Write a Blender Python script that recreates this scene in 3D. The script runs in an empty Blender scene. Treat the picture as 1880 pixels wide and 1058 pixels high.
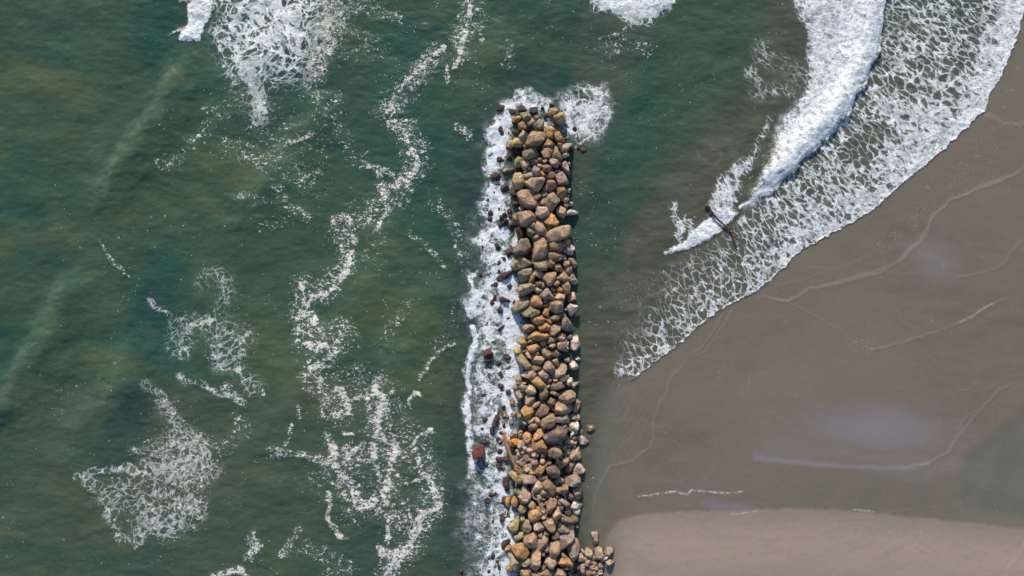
import bpy, math, random
import numpy as np
from mathutils import Vector

sc = bpy.context.scene
COL = sc.collection
# ------------------------------------------------------------------ camera
S = 20.0                       # photo pixels per metre on the water plane
H = 64.0                       # height of the drone above the water
cam_d = bpy.data.cameras.new("camera")
cam = bpy.data.objects.new("camera", cam_d)
COL.objects.link(cam)
cam.location = (0, 0, H)
cam.rotation_euler = (0, 0, 0)
cam_d.sensor_width = 36.0
cam_d.lens = 36.0 * H / (1880.0 / S)
cam_d.clip_start = 0.5
cam_d.clip_end = 20000
sc.camera = cam
# ------------------------------------------------------------------ light
SUN_EL, SUN_AZ = 26.0, -10.0   # azimuth clockwise from +Y (picture top)
w = bpy.data.worlds.new("World"); sc.world = w; w.use_nodes = True
nt = w.node_tree; nt.nodes.clear()
sky = nt.nodes.new('ShaderNodeTexSky'); sky.sky_type = 'NISHITA'; sky.sun_disc = False
sky.sun_elevation = math.radians(SUN_EL); sky.sun_rotation = math.radians(SUN_AZ)
sky.dust_density = 0.8
bg = nt.nodes.new('ShaderNodeBackground'); bg.inputs['Strength'].default_value = 0.115
wo = nt.nodes.new('ShaderNodeOutputWorld')
nt.links.new(sky.outputs[0], bg.inputs[0]); nt.links.new(bg.outputs[0], wo.inputs[0])
sd = bpy.data.lights.new("sun", 'SUN'); sd.energy = 4.7; sd.angle = math.radians(3.0); sd.color = (1.0, 0.84, 0.68)
sun = bpy.data.objects.new("sun", sd); COL.objects.link(sun)
e_, a_ = math.radians(SUN_EL), math.radians(SUN_AZ)
sv = Vector((math.sin(a_) * math.cos(e_), math.cos(a_) * math.cos(e_), math.sin(e_)))
sun.rotation_euler = (-sv).to_track_quat('-Z', 'Y').to_euler(); sun.location = sv * 100
sc.view_settings.view_transform = 'Standard'; sc.view_settings.look = 'None'
sc.view_settings.gamma = 1.0; sc.view_settings.exposure = 0.23
sc.cycles.max_bounces = 4; sc.cycles.diffuse_bounces = 2; sc.cycles.glossy_bounces = 2

def W(px, py):                 # plan position of a photo pixel on the water plane
    return (px - 940.0) / S, (529.0 - py) / S

# ------------------------------------------------------------------ noise
_rs = np.random.RandomState(7)
_T2 = _rs.rand(256, 256).astype(np.float32)
def vn2(x, y, seed=0):
    x = np.asarray(x) + seed * 17.31; y = np.asarray(y) + seed * 5.77
    xi = np.floor(x).astype(np.int64); yi = np.floor(y).astype(np.int64)
    fx = x - xi; fy = y - yi
    fx = fx * fx * (3 - 2 * fx); fy = fy * fy * (3 - 2 * fy)
    a = _T2[xi & 255, yi & 255]; b = _T2[(xi + 1) & 255, yi & 255]
    c = _T2[xi & 255, (yi + 1) & 255]; d = _T2[(xi + 1) & 255, (yi + 1) & 255]
    return (a * (1 - fx) + b * fx) * (1 - fy) + (c * (1 - fx) + d * fx) * fy
def fbm(x, y, seed=0, o=4, g=0.5):
    s = 0; a = 1; t = 0
    for k in range(o):
        s = s + a * vn2(x * 2**k, y * 2**k, seed + k * 3.1); t += a; a *= g
    return s / t
_T3 = _rs.rand(32, 32, 32).astype(np.float32)
def vn3(p):
    i = np.floor(p).astype(np.int64); f = p - i; f = f * f * (3 - 2 * f)
    i0 = i & 31; i1 = (i + 1) & 31; r = 0
    for a in (0, 1):
        for b in (0, 1):
            for c in (0, 1):
                wgt = (f[:, 0] if a else 1 - f[:, 0]) * (f[:, 1] if b else 1 - f[:, 1]) * (f[:, 2] if c else 1 - f[:, 2])
                r = r + wgt * _T3[(i1 if a else i0)[:, 0], (i1 if b else i0)[:, 1], (i1 if c else i0)[:, 2]]
    return r
def fbm3(p, o=4, g=0.5):
    s = 0; a = 1; t = 0
    for k in range(o):
        s = s + a * (vn3(p * 2**k + 7.3 * k) - 0.5); t += a; a *= g
    return s / t

# ------------------------------------------------------------------ node helper
class NT:
    def __init__(self, name):
        self.m = bpy.data.materials.new(name); self.m.use_nodes = True
        self.t = self.m.node_tree; self.t.nodes.clear()
    def n(self, typ, ins=None, **kw):
        nd = self.t.nodes.new(typ)
        for k, v in kw.items(): setattr(nd, k, v)
        for k, v in (ins or {}).items(): self.set(nd.inputs[k], v)
        return nd
    def set(self, sock, v):
        if isinstance(v, bpy.types.NodeSocket): self.t.links.new(v, sock)
        else: sock.default_value = v
    def math(self, op, a, b=0.0, c=None, clamp=False):
        nd = self.n('ShaderNodeMath', operation=op, use_clamp=clamp)
        self.set(nd.inputs[0], a); self.set(nd.inputs[1], b)
        if c is not None: self.set(nd.inputs[2], c)
        return nd.outputs[0]
    def mix(self, f, a, b):
        nd = self.n('ShaderNodeMix', data_type='RGBA')
        self.set(nd.inputs[0], f); self.set(nd.inputs[6], a); self.set(nd.inputs[7], b)
        return nd.outputs[2]
    def ramp(self, v, lo, hi):          # clamped linear 0..1
        nd = self.n('ShaderNodeMapRange', clamp=True)
        for i, x in enumerate((v, lo, hi, 0.0, 1.0)): self.set(nd.inputs[i], x)
        return nd.outputs[0]
    def noise(self, vec, scale, detail=4, rough=0.55, dist=0.0, col=False):
        nd = self.n('ShaderNodeTexNoise', {'Vector': vec, 'Scale': scale, 'Detail': detail, 'Roughness': rough, 'Distortion': dist})
        return nd.outputs[1 if col else 0]
    def mapping(self, vec, scale=(1, 1, 1), rot=(0, 0, 0), loc=(0, 0, 0)):
        return self.n('ShaderNodeMapping', {'Vector': vec, 'Scale': scale, 'Rotation': rot, 'Location': loc}).outputs[0]
def C(r, g, b): return (r, g, b, 1.0)
# ================================================================== THE COAST SURFACE
XL, XR, YT, YB, ST = -170, 2050, -110, 1170, 2
def axis(a, b, st, far):
    c = np.arange(a, b + 0.1, st, dtype=np.float64); out = []; d = st; p = b
    while p < b + far: d *= 1.45; p += d; out.append(p)
    lo = []; d = st; p = a
    while p > a - far: d *= 1.45; p -= d; lo.append(p)
    return np.concatenate([np.array(lo[::-1]), c, np.array(out)])
ax, ay = axis(XL, XR, ST, 60000), axis(YT, YB, ST, 60000)
NX, NY = len(ax), len(ay)
PX, PY = np.meshgrid(ax, ay)            # [row, col]
WX = PX + (fbm(PX / 26, PY / 26, 1, 3) - 0.5) * 22
WY = PY + (fbm(PX / 26, PY / 26, 2, 3) - 0.5) * 22

def win(pts, pad):
    p = np.array(pts, float)
    c0, c1 = np.searchsorted(ax, [p[:, 0].min() - pad, p[:, 0].max() + pad])
    r0, r1 = np.searchsorted(ay, [p[:, 1].min() - pad, p[:, 1].max() + pad])
    return slice(r0, r1), slice(c0, c1)
def segdist(X, Y, pts, closed=False):
    """distance, arclength fraction 0..1 and side sign"""
    best = np.full(X.shape, 1e9); tt = np.zeros(X.shape); sg = np.ones(X.shape)
    P = list(pts) + ([pts[0]] if closed else []); L = 0
    tot = sum(math.dist(P[i], P[i + 1]) for i in range(len(P) - 1))
    for (x0, y0), (x1, y1) in zip(P[:-1], P[1:]):
        dx, dy = x1 - x0, y1 - y0; l2 = dx * dx + dy * dy + 1e-9
        t = np.clip(((X - x0) * dx + (Y - y0) * dy) / l2, 0, 1)
        d = np.hypot(X - x0 - t * dx, Y - y0 - t * dy)
        m = d < best - 1e-6
        best[m] = d[m]; tt[m] = ((L + t * math.sqrt(l2)) / tot)[m]
        sg[m] = np.sign(dx * (Y - y0) - dy * (X - x0))[m]
        L += math.sqrt(l2)
    return best, tt, sg
def inside(X, Y, pts):
    r = np.zeros(X.shape, bool); n = len(pts)
    for i in range(n):
        x0, y0 = pts[i]; x1, y1 = pts[(i + 1) % n]
        if y0 == y1: continue
        c = ((y0 > Y) != (y1 > Y)) & (X < (x1 - x0) * (Y - y0) / (y1 - y0) + x0)
        r ^= c
    return r
def stroke(F, pts, wd, dens=1.0, w2=None, warp=1.0, soft=0.9):
    s = win(pts, max(wd, w2 or 0) * 1.5 + 26)
    X = PX[s] * (1 - warp) + WX[s] * warp; Y = PY[s] * (1 - warp) + WY[s] * warp
    if len(pts) == 1: d = np.hypot(X - pts[0][0], Y - pts[0][1]); w_ = wd
    else:
        d, t, _ = segdist(X, Y, pts); w_ = wd + ((w2 if w2 is not None else wd) - wd) * t
    v = dens * np.clip((1.35 - d / w_) / soft, 0, 1)
    F[s] = np.maximum(F[s], v)
def area(F, pts, dens=1.0, soft=10, warp=1.0):
    s = win(pts, soft + 26)
    X = PX[s] * (1 - warp) + WX[s] * warp; Y = PY[s] * (1 - warp) + WY[s] * warp
    d, _, _ = segdist(X, Y, pts, True)
    sd_ = np.where(inside(X, Y, pts), d, -d)
    F[s] = np.maximum(F[s], dens * np.clip(0.5 + sd_ / (2 * soft), 0, 1))
Z0 = lambda: np.zeros(PX.shape)
def sm(x, a, b):
    t = np.clip((x - a) / (b - a), 0, 1); return t * t * (3 - 2 * t)

# ---- waterline of the swash (water to the upper left of it)
WL = [(1060, 60000), (1075, 3000), (1082, 1100), (1088, 960), (1095, 880), (1105, 800), (1118, 730), (1128, 708), (1160, 697), (1200, 668), (1250, 628), (1300, 585), (1345, 556), (1385, 537),
      (1430, 500), (1470, 461), (1520, 434), (1600, 387), (1660, 335), (1720, 285), (1770, 240), (1795, 214), (1809, 204), (1814, 180), (1835, 145),
      (1862, 85), (1880, 25), (1905, -60), (1990, -400), (2600, -2500), (9000, -60000)]
near = (slice(None), slice(None))
jx = (fbm(PX / 9, PY / 9, 11, 2) - 0.5) * 7
jy = (fbm(PX / 9, PY / 9, 12, 2) - 0.5) * 7
dW, tW, sW = segdist(PX + jx, PY + jy, WL)
SW = dW * np.where(sW < 0, -1, 1)                     # sign settled below
k_ = np.unravel_index(np.argmin((PX - 1500)**2 + (PY - 800)**2), PX.shape)
if SW[k_] < 0: SW = -SW                               # SW > 0: sand side, < 0: water side
hard_mask = sm(PY, 730, 690)                          # crisp waterline only along the swash

# ---- foam coverage
fL, fD, fP, fW, fS = Z0(), Z0(), Z0(), Z0(), Z0()
# breaker at the top left
area(fD, [(347, -60), (400, -60), (394, 5), (381, 42), (366, 76), (328, 77), (344, 40), (346, 0)], 1.0, 5, 0.5)
stroke(fP, [(345, 50), (325, 60), (306, 62)], 5, 0.75, 3)
stroke(fP, [(350, 0), (335, 5)], 5, 0.7)
# churned foam field behind it
A1 = [(392, -40), (700, -60), (640, 10), (625, 60), (600, 120), (570, 160), (520, 160), (490, 170), (478, 215), (458, 195), (440, 145), (425, 120), (400, 95), (395, 40)]
area(fL, A1, 0.47, 30, 1.0)
stroke(fL, [(470, 10), (520, 40), (500, 90), (455, 110)], 50, 0.60)
stroke(fD, [(430, 15), (500, 20), (570, 50), (590, 20)], 26, 0.34)
stroke(fD, [(560, 50), (530, 100), (500, 130), (470, 150)], 24, 0.34)
stroke(fP, [(610, 20), (600, 80), (575, 140)], 28, 0.62)
stroke(fL, [(455, 130), (470, 165), (478, 215)], 14, 0.65)
stroke(fL, [(408, 60), (425, 110), (440, 120)], 20, 0.40)
stroke(fP, [(640, 10), (690, 20), (720, 30)], 22, 0.45)
for p, wd, dn in [([(440, 170), (500, 230), (560, 280)], 60, .30), ([(452, 288), (470, 296)], 14, .6), ([(530, 270), (552, 262), (575, 250)], 6, .72), ([(300, 300), (330, 290), (390, 230)], 20, .40),
    ([(420, 270), (520, 300), (560, 335)], 30, .42), ([(555, 328), (580, 320)], 12, .6), ([(500, 340), (530, 370), (560, 395)], 16, .48), ([(440, 360), (480, 370)], 14, .4), ([(600, 200), (640, 260), (660, 300)], 24, .36),
    ([(640, 110), (700, 90), (640, 60)], 24, .34), ([(600, 120), (560, 170), (620, 180)], 22, .40), ([(380, 200), (420, 210)], 14, .42), ([(530, 400), (480, 420)], 24, .28), ([(845, 235), (862, 245)], 13, .62),
    ([(750, 430), (780, 455), (812, 485)], 10, .52), ([(800, 380), (840, 420), (850, 470)], 20, .42), ([(930, 80), (940, 120), (930, 110)], 12, .42), ([(890, 0), (885, 40), (880, 80)], 8, .4)]:
    stroke(fP, p, wd, dn)
# drift line from the top centre down
drift = [([(868, -30), (866, 15), (862, 30)], 6, .95), ([(860, 40), (857, 54)], 5, .8), ([(856, 60), (848, 80), (843, 98)], 7, .95), ([(840, 108), (834, 124)], 6, .85), ([(822, 128), (824, 148)], 5, .8),
    ([(812, 88), (800, 104), (785, 115), (770, 126), (755, 140), (745, 158), (735, 174)], 7, .92), ([(745, 183), (725, 195), (705, 203)], 9, .68), ([(708, 210), (720, 225), (748, 236)], 12, .66),
    ([(745, 240), (750, 262), (758, 276)], 8, .8), ([(757, 276), (768, 293), (765, 315), (752, 330), (742, 342)], 8, .82), ([(668, 303), (690, 311), (718, 319)], 7, .72),
    ([(693, 320), (700, 342), (718, 344), (738, 330)], 9, .72), ([(704, 345), (712, 368)], 8, .75), ([(714, 378), (714, 392), (702, 402), (692, 413)], 9, .88), ([(668, 401), (688, 402)], 5, .7),
    ([(616, 404), (632, 404), (640, 412)], 13, .88), ([(622, 425), (640, 432), (650, 440)], 10, .66), ([(628, 440), (626, 455), (636, 462)], 8, .72), ([(640, 458), (641, 478), (636, 500), (622, 511)], 10, .95), ([(618, 524), (600, 537), (584, 543)], 5, .85),
    ([(545, 515), (560, 530), (560, 550), (565, 562)], 6, .85), ([(577, 543), (566, 562)], 5, .85), ([(547, 585), (552, 574), (572, 575), (575, 592)], 9, .92), ([(547, 600), (549, 616)], 5, .85), ([(563, 634), (582, 637), (600, 630)], 8, .88),
    ([(572, 605), (600, 600), (622, 595), (630, 606)], 12, .60), ([(632, 622), (622, 640), (605, 655), (588, 670), (575, 682)], 8, .92), ([(577, 684), (590, 702)], 13, .82), ([(538, 560), (540, 650)], 10, .4), ([(660, 400), (700, 430), (680, 470)], 30, .32),
    ([(588, 700), (600, 714)], 5, .85), ([(552, 745), (556, 765)], 6, .8), ([(622, 718), (636, 733), (640, 755), (622, 768)], 10, .86), ([(595, 740), (592, 765)], 9, .7), ([(645, 735), (665, 727), (681, 736)], 4, .85),
    ([(690, 712), (700, 725), (703, 745), (696, 765), (694, 790), (692, 812), (684, 834)], 11, .92), ([(700, 800), (720, 812), (729, 828), (718, 845), (713, 862), (710, 882), (712, 900), (703, 905), (714, 918)], 9, .92),
    ([(604, 803), (612, 820), (612, 840), (598, 848)], 11, .9), ([(632, 795), (646, 795)], 4, .85), ([(640, 815), (638, 830)], 7, .75), ([(670, 815), (652, 828), (640, 840)], 8, .82), ([(612, 845), (626, 865), (640, 885), (650, 905), (660, 930), (680, 925), (685, 915)], 12, .88),
    ([(640, 850), (660, 845)], 6, .7), ([(604, 905), (605, 930), (600, 950), (614, 965), (630, 990)], 6, .82), ([(757, 728), (750, 742), (762, 722), (772, 724)], 5, .82), ([(792, 792), (772, 800), (763, 815), (765, 850), (775, 870), (785, 882)], 7, .82),
    ([(775, 868), (762, 882), (745, 886)], 5, .85), ([(785, 885), (798, 905), (801, 930), (790, 937), (775, 945), (765, 965), (757, 985), (748, 1010)], 10, .9), ([(748, 1010), (725, 1028), (715, 1050), (700, 1075)], 14, .93),
    ([(700, 935), (715, 945), (735, 950), (762, 955)], 11, .68), ([(716, 960), (712, 990)], 6, .85), ([(702, 1012), (722, 1016), (745, 1008)], 12, .92), ([(688, 855), (690, 870)], 6, .8), ([(575, 880), (620, 930), (640, 960)], 26, .3),
    ([(460, 985), (472, 1000), (460, 1022)], 12, .72), ([(390, 1058), (440, 1045), (450, 1060)], 9, .8), ([(545, 972), (530, 1000), (520, 1020)], 9, .64), ([(560, 1010), (640, 1040), (600, 1060)], 22, .42), ([(500, 830), (560, 835), (590, 845)], 12, .6),
    ([(540, 780), (535, 800), (525, 815)], 4, .8), ([(600, 1000), (580, 1020)], 12, .5), ([(410, 710), (430, 722), (445, 740)], 10, .55), ([(483, 718), (485, 728)], 4, .8), ([(440, 770), (450, 790), (410, 830)], 18, .4), ([(770, 700), (800, 655), (832, 630)], 5, .66),
    ([(795, 655), (825, 600), (835, 560)], 9, .42), ([(752, 560), (720, 600), (700, 640)], 18, .34), ([(620, 700), (660, 700), (720, 760), (740, 800)], 45, .40), ([(660, 870), (700, 830), (740, 870)], 55, .36)]
for p, wd, dn in drift: stroke(fP, p, wd * 1.0, dn * .98, warp=0.75)
for p, wd in [([(868, 0), (843, 98)], 26), ([(800, 104), (735, 174), (705, 203)], 30), ([(745, 236), (768, 293), (742, 342)], 34), ([(714, 378), (640, 412)], 34), ([(625, 425), (641, 478), (584, 543)], 28), ([(560, 530), (552, 574), (563, 634), (630, 606)], 32), ([(632, 622), (575, 682), (600, 714), (625, 760)], 34), ([(694, 712), (694, 790), (684, 834), (612, 840)], 36), ([(612, 845), (650, 905), (660, 930)], 40), ([(712, 820), (712, 918), (735, 950), (775, 945)], 44), ([(765, 815), (798, 905), (748, 1010), (715, 1050)], 34)]:
    stroke(fP, p, wd, 0.50)
# lace patches lower left and middle left
for p, wd, dn in [([(345, 598), (360, 594), (385, 590)], 9, .62), ([(275, 548), (300, 570), (325, 592)], 6, .42), ([(330, 640), (340, 600), (400, 600), (440, 620)], 30, .42), ([(400, 640), (430, 650), (445, 620)], 22, .56), ([(405, 665), (440, 680), (470, 715)], 20, .42),
    ([(370, 520), (400, 500), (420, 530), (400, 570)], 22, .32), ([(328, 690), (335, 700)], 7, .6), ([(265, 705), (300, 727), (318, 752)], 10, .46), ([(335, 702), (370, 702), (400, 722), (430, 728)], 8, .56), ([(300, 740), (310, 760), (330, 790)], 20, .5),
    ([(140, 878), (170, 865), (200, 864)], 8, .50), ([(165, 880), (190, 900), (215, 925)], 12, .46), ([(205, 858), (235, 862), (265, 868)], 9, .55), ([(245, 830), (290, 832), (310, 840)], 10, .5), ([(330, 800), (360, 815), (375, 850), (360, 880)], 30, .62),
    ([(300, 850), (330, 860), (350, 840)], 40, .66), ([(210, 910), (260, 900), (300, 890)], 34, .46), ([(200, 940), (220, 985), (245, 995), (262, 970)], 12, .56), ([(270, 950), (310, 960), (350, 930)], 34, .58), ([(280, 975), (320, 985)], 14, .6), ([(225, 905), (200, 940)], 20, .45)]:
    stroke(fL, p, wd, dn * .74)
    stroke(fP, p, wd * 1.6, dn * 0.62)
stroke(fP, [(180, 445), (200, 478), (235, 505)], 5, .6)
stroke(fP, [(350, 598), (380, 590)], 8, .62)
# wash along the groyne
LW = [(926, 175), (905, 215), (892, 262), (900, 300), (880, 345), (872, 400), (868, 450), (866, 500), (860, 545), (866, 600), (862, 660), (860, 720), (858, 780), (860, 835), (858, 880), (850, 940), (852, 1000), (858, 1058), (860, 1110)]
area(fW, LW + [(950, 1110), (950, 900), (950, 500), (940, 300), (945, 180)], 0.42, 26, 2.0)
fW *= .72 + .56 * fbm(PX / 26, PY / 26, 33, 3)
for p, wd, dn in [([(935, 200), (925, 225), (912, 245), (918, 275), (905, 300)], 20, .95), ([(905, 350), (900, 375), (905, 395)], 24, .85), ([(890, 440), (915, 440), (925, 430)], 20, .80), ([(900, 470), (920, 485), (900, 520)], 22, .76), ([(935, 520), (930, 560), (940, 600)], 22, .92),
    ([(880, 540), (872, 570)], 14, .78), ([(905, 560), (900, 620)], 26, .68), ([(940, 600), (945, 650), (935, 690)], 22, .92), ([(935, 690), (940, 740), (930, 790)], 20, .88), ([(895, 690), (905, 740), (890, 790)], 24, .66), ([(920, 800), (912, 850), (925, 900)], 22, .70),
    ([(900, 860), (925, 910), (935, 960)], 20, .62), ([(930, 960), (935, 1010), (925, 1060)], 22, .84), ([(905, 1010), (900, 1060)], 16, .72), ([(870, 845), (868, 870)], 14, .62), ([(960, 180), (975, 190), (1000, 195)], 18, .70), ([(1010, 225), (1000, 245)], 12, .7), ([(925, 345), (915, 360)], 14, .6), ([(930, 500), (945, 470), (955, 420)], 12, .7)]:
    stroke(fW, p, wd, dn)
stroke(fD, [(925, 215), (912, 245), (918, 270), (912, 298)], 13, .85, 8)
stroke(fD, [(905, 350), (912, 370), (925, 385)], 13, .62)
stroke(fD, [(940, 585), (948, 640), (940, 700), (934, 760)], 10, .58)
stroke(fD, [(868, 604), (873, 622), (866, 640)], 6, .95)
stroke(fW, [(866, 640), (861, 670), (861, 720), (858, 770), (860, 832)], 9, .85, warp=1.2)
stroke(fD, [(866, 640), (861, 670), (861, 720), (858, 770), (860, 832)], 3.0, .9, warp=1.3)
stroke(fD, [(866, 500), (866, 530), (862, 568), (868, 582)], 6, .75)
stroke(fD, [(915, 618), (925, 630)], 6, .9)
stroke(fD, [(930, 520), (920, 545)], 14, .5)
fD *= np.where((PX > 840) & (PX < 960) & (PY > 160), np.clip(.25 + 1.5 * fbm(PX / 16, PY / 16, 35, 3), 0, 1), 1)
# foam tongue right of the tip
area(fL, [(1005, 190), (1035, 168), (1080, 150), (1110, 168), (1132, 195), (1120, 232), (1090, 252), (1062, 266), (1045, 250), (1035, 225)], .40, 14)
for p, wd, dn in [([(1040, 185), (1050, 210), (1045, 235)], 22, .62), ([(1070, 215), (1090, 240)], 26, .60), ([(1100, 175), (1110, 205)], 20, .56)]: stroke(fW, p, wd, dn)
stroke(fP, [(1122, 215), (1108, 243), (1085, 258), (1060, 270)], 3, .85)
# foam at the top centre
area(fD, [(1085, -60), (1260, -60), (1242, 3), (1225, 22), (1185, 40), (1160, 28), (1135, 15), (1095, 14)], .8, 9)
area(fL, [(1080, -60), (1270, -60), (1240, 8), (1200, 45), (1165, 46), (1130, 22), (1085, 20)], .8, 9)
stroke(fP, [(1100, 70), (1135, 62), (1150, 50)], 5, .5)
stroke(fP, [(1115, 90), (1140, 75), (1190, 95)], 26, .34)
# rolling bore
BR = [(1632, -60), (1627, 0), (1620, 50), (1606, 108), (1585, 152), (1560, 200), (1530, 240), (1498, 272), (1450, 322), (1402, 360), (1366, 388)]
BL = [(1366, 388), (1388, 350), (1412, 302), (1428, 268), (1436, 232), (1462, 195), (1492, 155), (1494, 120), (1488, 98), (1498, 66), (1480, 30), (1462, 0), (1440, -60)]
area(fD, BR + BL, .74, 10, 0.9)
stroke(fD, [(x - 8, y - 3) for x, y in BR], 9, 1.0, 5, soft=1.2, warp=.5)
area(fL, BR + [(x - (10 if y < 170 else 0), y - 4) for x, y in BL], .62, 8)
area(fW, BR + [(x - 6, y - 2) for x, y in BL], .5, 12)
DD, tb_, sg_ = segdist(PX, PY, BR)
fD *= np.where((PX > 1350) & (PY < 400) & (fD > 0), np.clip(1.08 - DD / 210, .42, 1), 1)
area(fL, [(1455, -60), (1520, -60), (1520, 60), (1500, 150), (1486, 130), (1484, 96), (1490, 60), (1470, 30)], .7, 8)
# second, smaller roller
area(fL, [(1412, 212), (1420, 220), (1398, 262), (1385, 290), (1364, 325), (1352, 366), (1338, 396), (1320, 420), (1298, 400), (1302, 372), (1318, 335), (1345, 300), (1375, 285), (1395, 250)], .60, 8)
stroke(fD, [(1398, 285), (1350, 340), (1325, 385)], 20, .22)
area(fD, [(1352, 392), (1335, 412), (1300, 440), (1262, 457), (1222, 467), (1218, 463), (1250, 446), (1272, 422), (1302, 396), (1330, 372)], .95, 4, .5)
stroke(fL, [(1240, 385), (1243, 410), (1245, 440)], 11, .5); stroke(fL, [(1255, 395), (1268, 420)], 10, .42)
stroke(fL, [(1400, 95), (1440, 120), (1480, 150)], 26, .22); stroke(fL, [(1390, 170), (1440, 165), (1470, 185)], 18, .24); stroke(fL, [(1380, 130), (1405, 160)], 14, .22)
# swash lace between bore and waterline
SWP = BR[:-1] + [(1366, 390), (1340, 420), (1290, 455), (1235, 480), (1165, 512), (1128, 560), (1124, 640), (1126, 712)] + WL[8:-2]
swm = Z0(); area(swm, SWP, 1.0, 5, 0.3)
swm *= (SW < 1.5)
lace = 0.39 + 0.2 * (fbm(PX / 60, PY / 60, 21, 3) - 0.5) * 2 + 0.27 * np.clip(1 + SW / 95, 0, 1)
lace *= 1 - .16 * sm(PX, 1500, 1350)
edge = sm(PX, 1480, 1800)
lace *= (.35 + .65 * sm(PX + .35 * (PY - 600), 1112, 1230)) * np.where(PY > 440, .86, 1)
lace *= .82 + .4 * fbm(PX / 45, PY / 45, 23, 3)
lace *= 1 - .12 * sm(PX, 1500, 1300)
fL = np.maximum(fL, swm * lace)
fD = np.maximum(fD, swm * np.clip((1 + SW / (16 + 60 * edge)), 0, 1) * (.26 + .50 * edge))
fD = np.maximum(fD, hard_mask * (SW < 1) * np.clip(1 + SW / (4.5 + 5 * edge), 0, 1) * sm(PX, 1118, 1150) * 1.0)
fP *= .50 + .92 * fbm(PX / 11, PY / 11, 37, 4)
for p, wd, dn in [([(1128, 706), (1160, 697), (1200, 668), (1250, 628), (1300, 585), (1345, 556), (1385, 537), (1430, 500)], 5, .55)]: stroke(fD, p, wd, dn, warp=.1)
# fine lace dust everywhere in the sea
sea = (SW < 0) * np.clip(-SW / 40, 0, 1) * (PX > -400)
fS = sea * (0.12 + 0.75 * sm(fbm(PX / 70, PY / 70, 31, 3), .45, .75)) * sm(PX + PY * .3, 120, 420)
fS = np.maximum(fS, np.clip(fP * 1.3, 0, .7)); fS = np.maximum(fS, np.clip(fL * .8, 0, .4) * (SW < 0))
stroke(fS, [(700, 380), (760, 560), (820, 560)], 120, .42); stroke(fS, [(430, 280), (560, 320)], 120, .42)

# ---- body colour of the water: how much sand is stirred up / how shallow it is, plus painted rock shade
deep = Z0()
stroke(deep, [(1280, -200), (1290, 40), (1230, 180), (1150, 300), (1100, 430), (1088, 560), (1082, 660)], 130, .95, 14, warp=.5, soft=.75)
shore = np.clip(1 + SW / 900, 0, 1) * sm(PX, 1040, 1075) * (1 - deep)
shore = np.where(PY > 700, np.maximum(shore * 0, .25 + .5 * sm(PX, 1060, 1105)), shore)
brown = np.clip(shore * 1.05, 0, 1) * np.clip(.86 + .5 * (fbm(PX / 50, PY / 50, 41, 4) - .5), 0, 1)

up_ = sm(PX, 1500, 1600) * sm(PY, 260, -60) * sm(-SW, 40, 120)
brown = np.where(SW < 0, np.clip(brown * 1.12, 0, 1), brown) * (1 - .6 * up_)
brown = np.where(SW < 0, np.maximum(brown, .60 * sm(PY, 420, 620) * sm(PX, 1050, 1085) + .28 * sm(PX, 1050, 1075) * sm(PY, 260, 420) * (.6 + .8 * fbm(PX / 40, PY / 40, 43, 3))), brown)
lsea = .80 * sm(fbm((PX + .5 * PY) / 190, (PY - .35 * PX) / 95, 45, 4), .48, .78) * sm(-(PX - 1060), -20, 80)
lsea += .35 * sm(PX, 260, 0) * sm(fbm(PX / 120, PY / 60, 47, 3), .3, .7) * (PX < 400)
rock_shade = Z0(); stroke(rock_shade, [(960, 160), (900, 240), (870, 420), (855, 600), (860, 850), (860, 1100)], 48, .85, soft=1.1)  # shade of the rocks, painted into the water colour along the groyne
stroke(rock_shade, [(970, 150), (1000, 165)], 46, .8, soft=1.2)

# ---- relief
Z = Z0()
CR = [([(352, 70), (335, 110), (318, 150), (298, 190), (283, 225), (265, 252), (240, 285), (215, 310), (190, 370), (165, 420)], 26, .55),
      ([(165, 480), (120, 545), (95, 590), (70, 640), (40, 680), (0, 735), (-60, 810)], 30, .55),
      ([(640, 150), (590, 195), (550, 250), (480, 350), (430, 430), (400, 480)], 34, .34),
      ([(770, 240), (745, 330), (700, 440), (640, 560), (560, 680), (500, 800), (420, 900)], 44, .22),
      ([(840, 470), (780, 560), (700, 700), (640, 860)], 40, .20), ([(300, 560), (220, 700), (120, 860)], 44, .22), ([(1000, -60), (930, 40), (850, 140)], 40, .2),
      ([(320, 560), (260, 640), (180, 760), (60, 900)], 38, .18), ([(560, 0), (470, 120), (380, 260)], 40, .2)]
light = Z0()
for pts, wd, A in CR:
    s = win(pts, wd * 5)
    d, t, g = segdist(WX[s], WY[s], pts)
    g = np.where(g < 0, 1, -1) * d                    # positive: seaward (left)
    end = sm(t, 0, .3) * sm(1 - t, 0, .3)
    # asymmetric swell, steep face on the shore side (right)
    h = np.where(g > 0, np.exp(-(g / (wd * 1.9))**2), np.exp(-(g / (wd * .75))**2))
    Z[s] += A * h * end * (.6 + .8 * vn2(PX[s] / 60, PY[s] / 60, 51)) / 1.0
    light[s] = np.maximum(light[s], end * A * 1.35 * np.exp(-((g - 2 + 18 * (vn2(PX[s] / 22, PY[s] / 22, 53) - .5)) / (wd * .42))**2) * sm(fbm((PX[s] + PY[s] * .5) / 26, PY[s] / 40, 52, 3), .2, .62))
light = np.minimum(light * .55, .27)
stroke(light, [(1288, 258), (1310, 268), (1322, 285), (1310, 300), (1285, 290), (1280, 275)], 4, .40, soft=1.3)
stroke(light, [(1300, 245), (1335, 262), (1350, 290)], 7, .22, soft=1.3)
water = sm(-SW, 0, 30)
ang = math.radians(-62)
ux = PX * math.cos(ang) + PY * math.sin(ang)
Z += water * (.22 * (fbm(PX / 55 + PY / 90, PY / 34 - PX / 120, 61, 4) - .5) + .05 * (fbm(PX / 14, PY / 9, 62, 3) - .5))
foamrel = np.clip(fD - .25, 0, 1)
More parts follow.
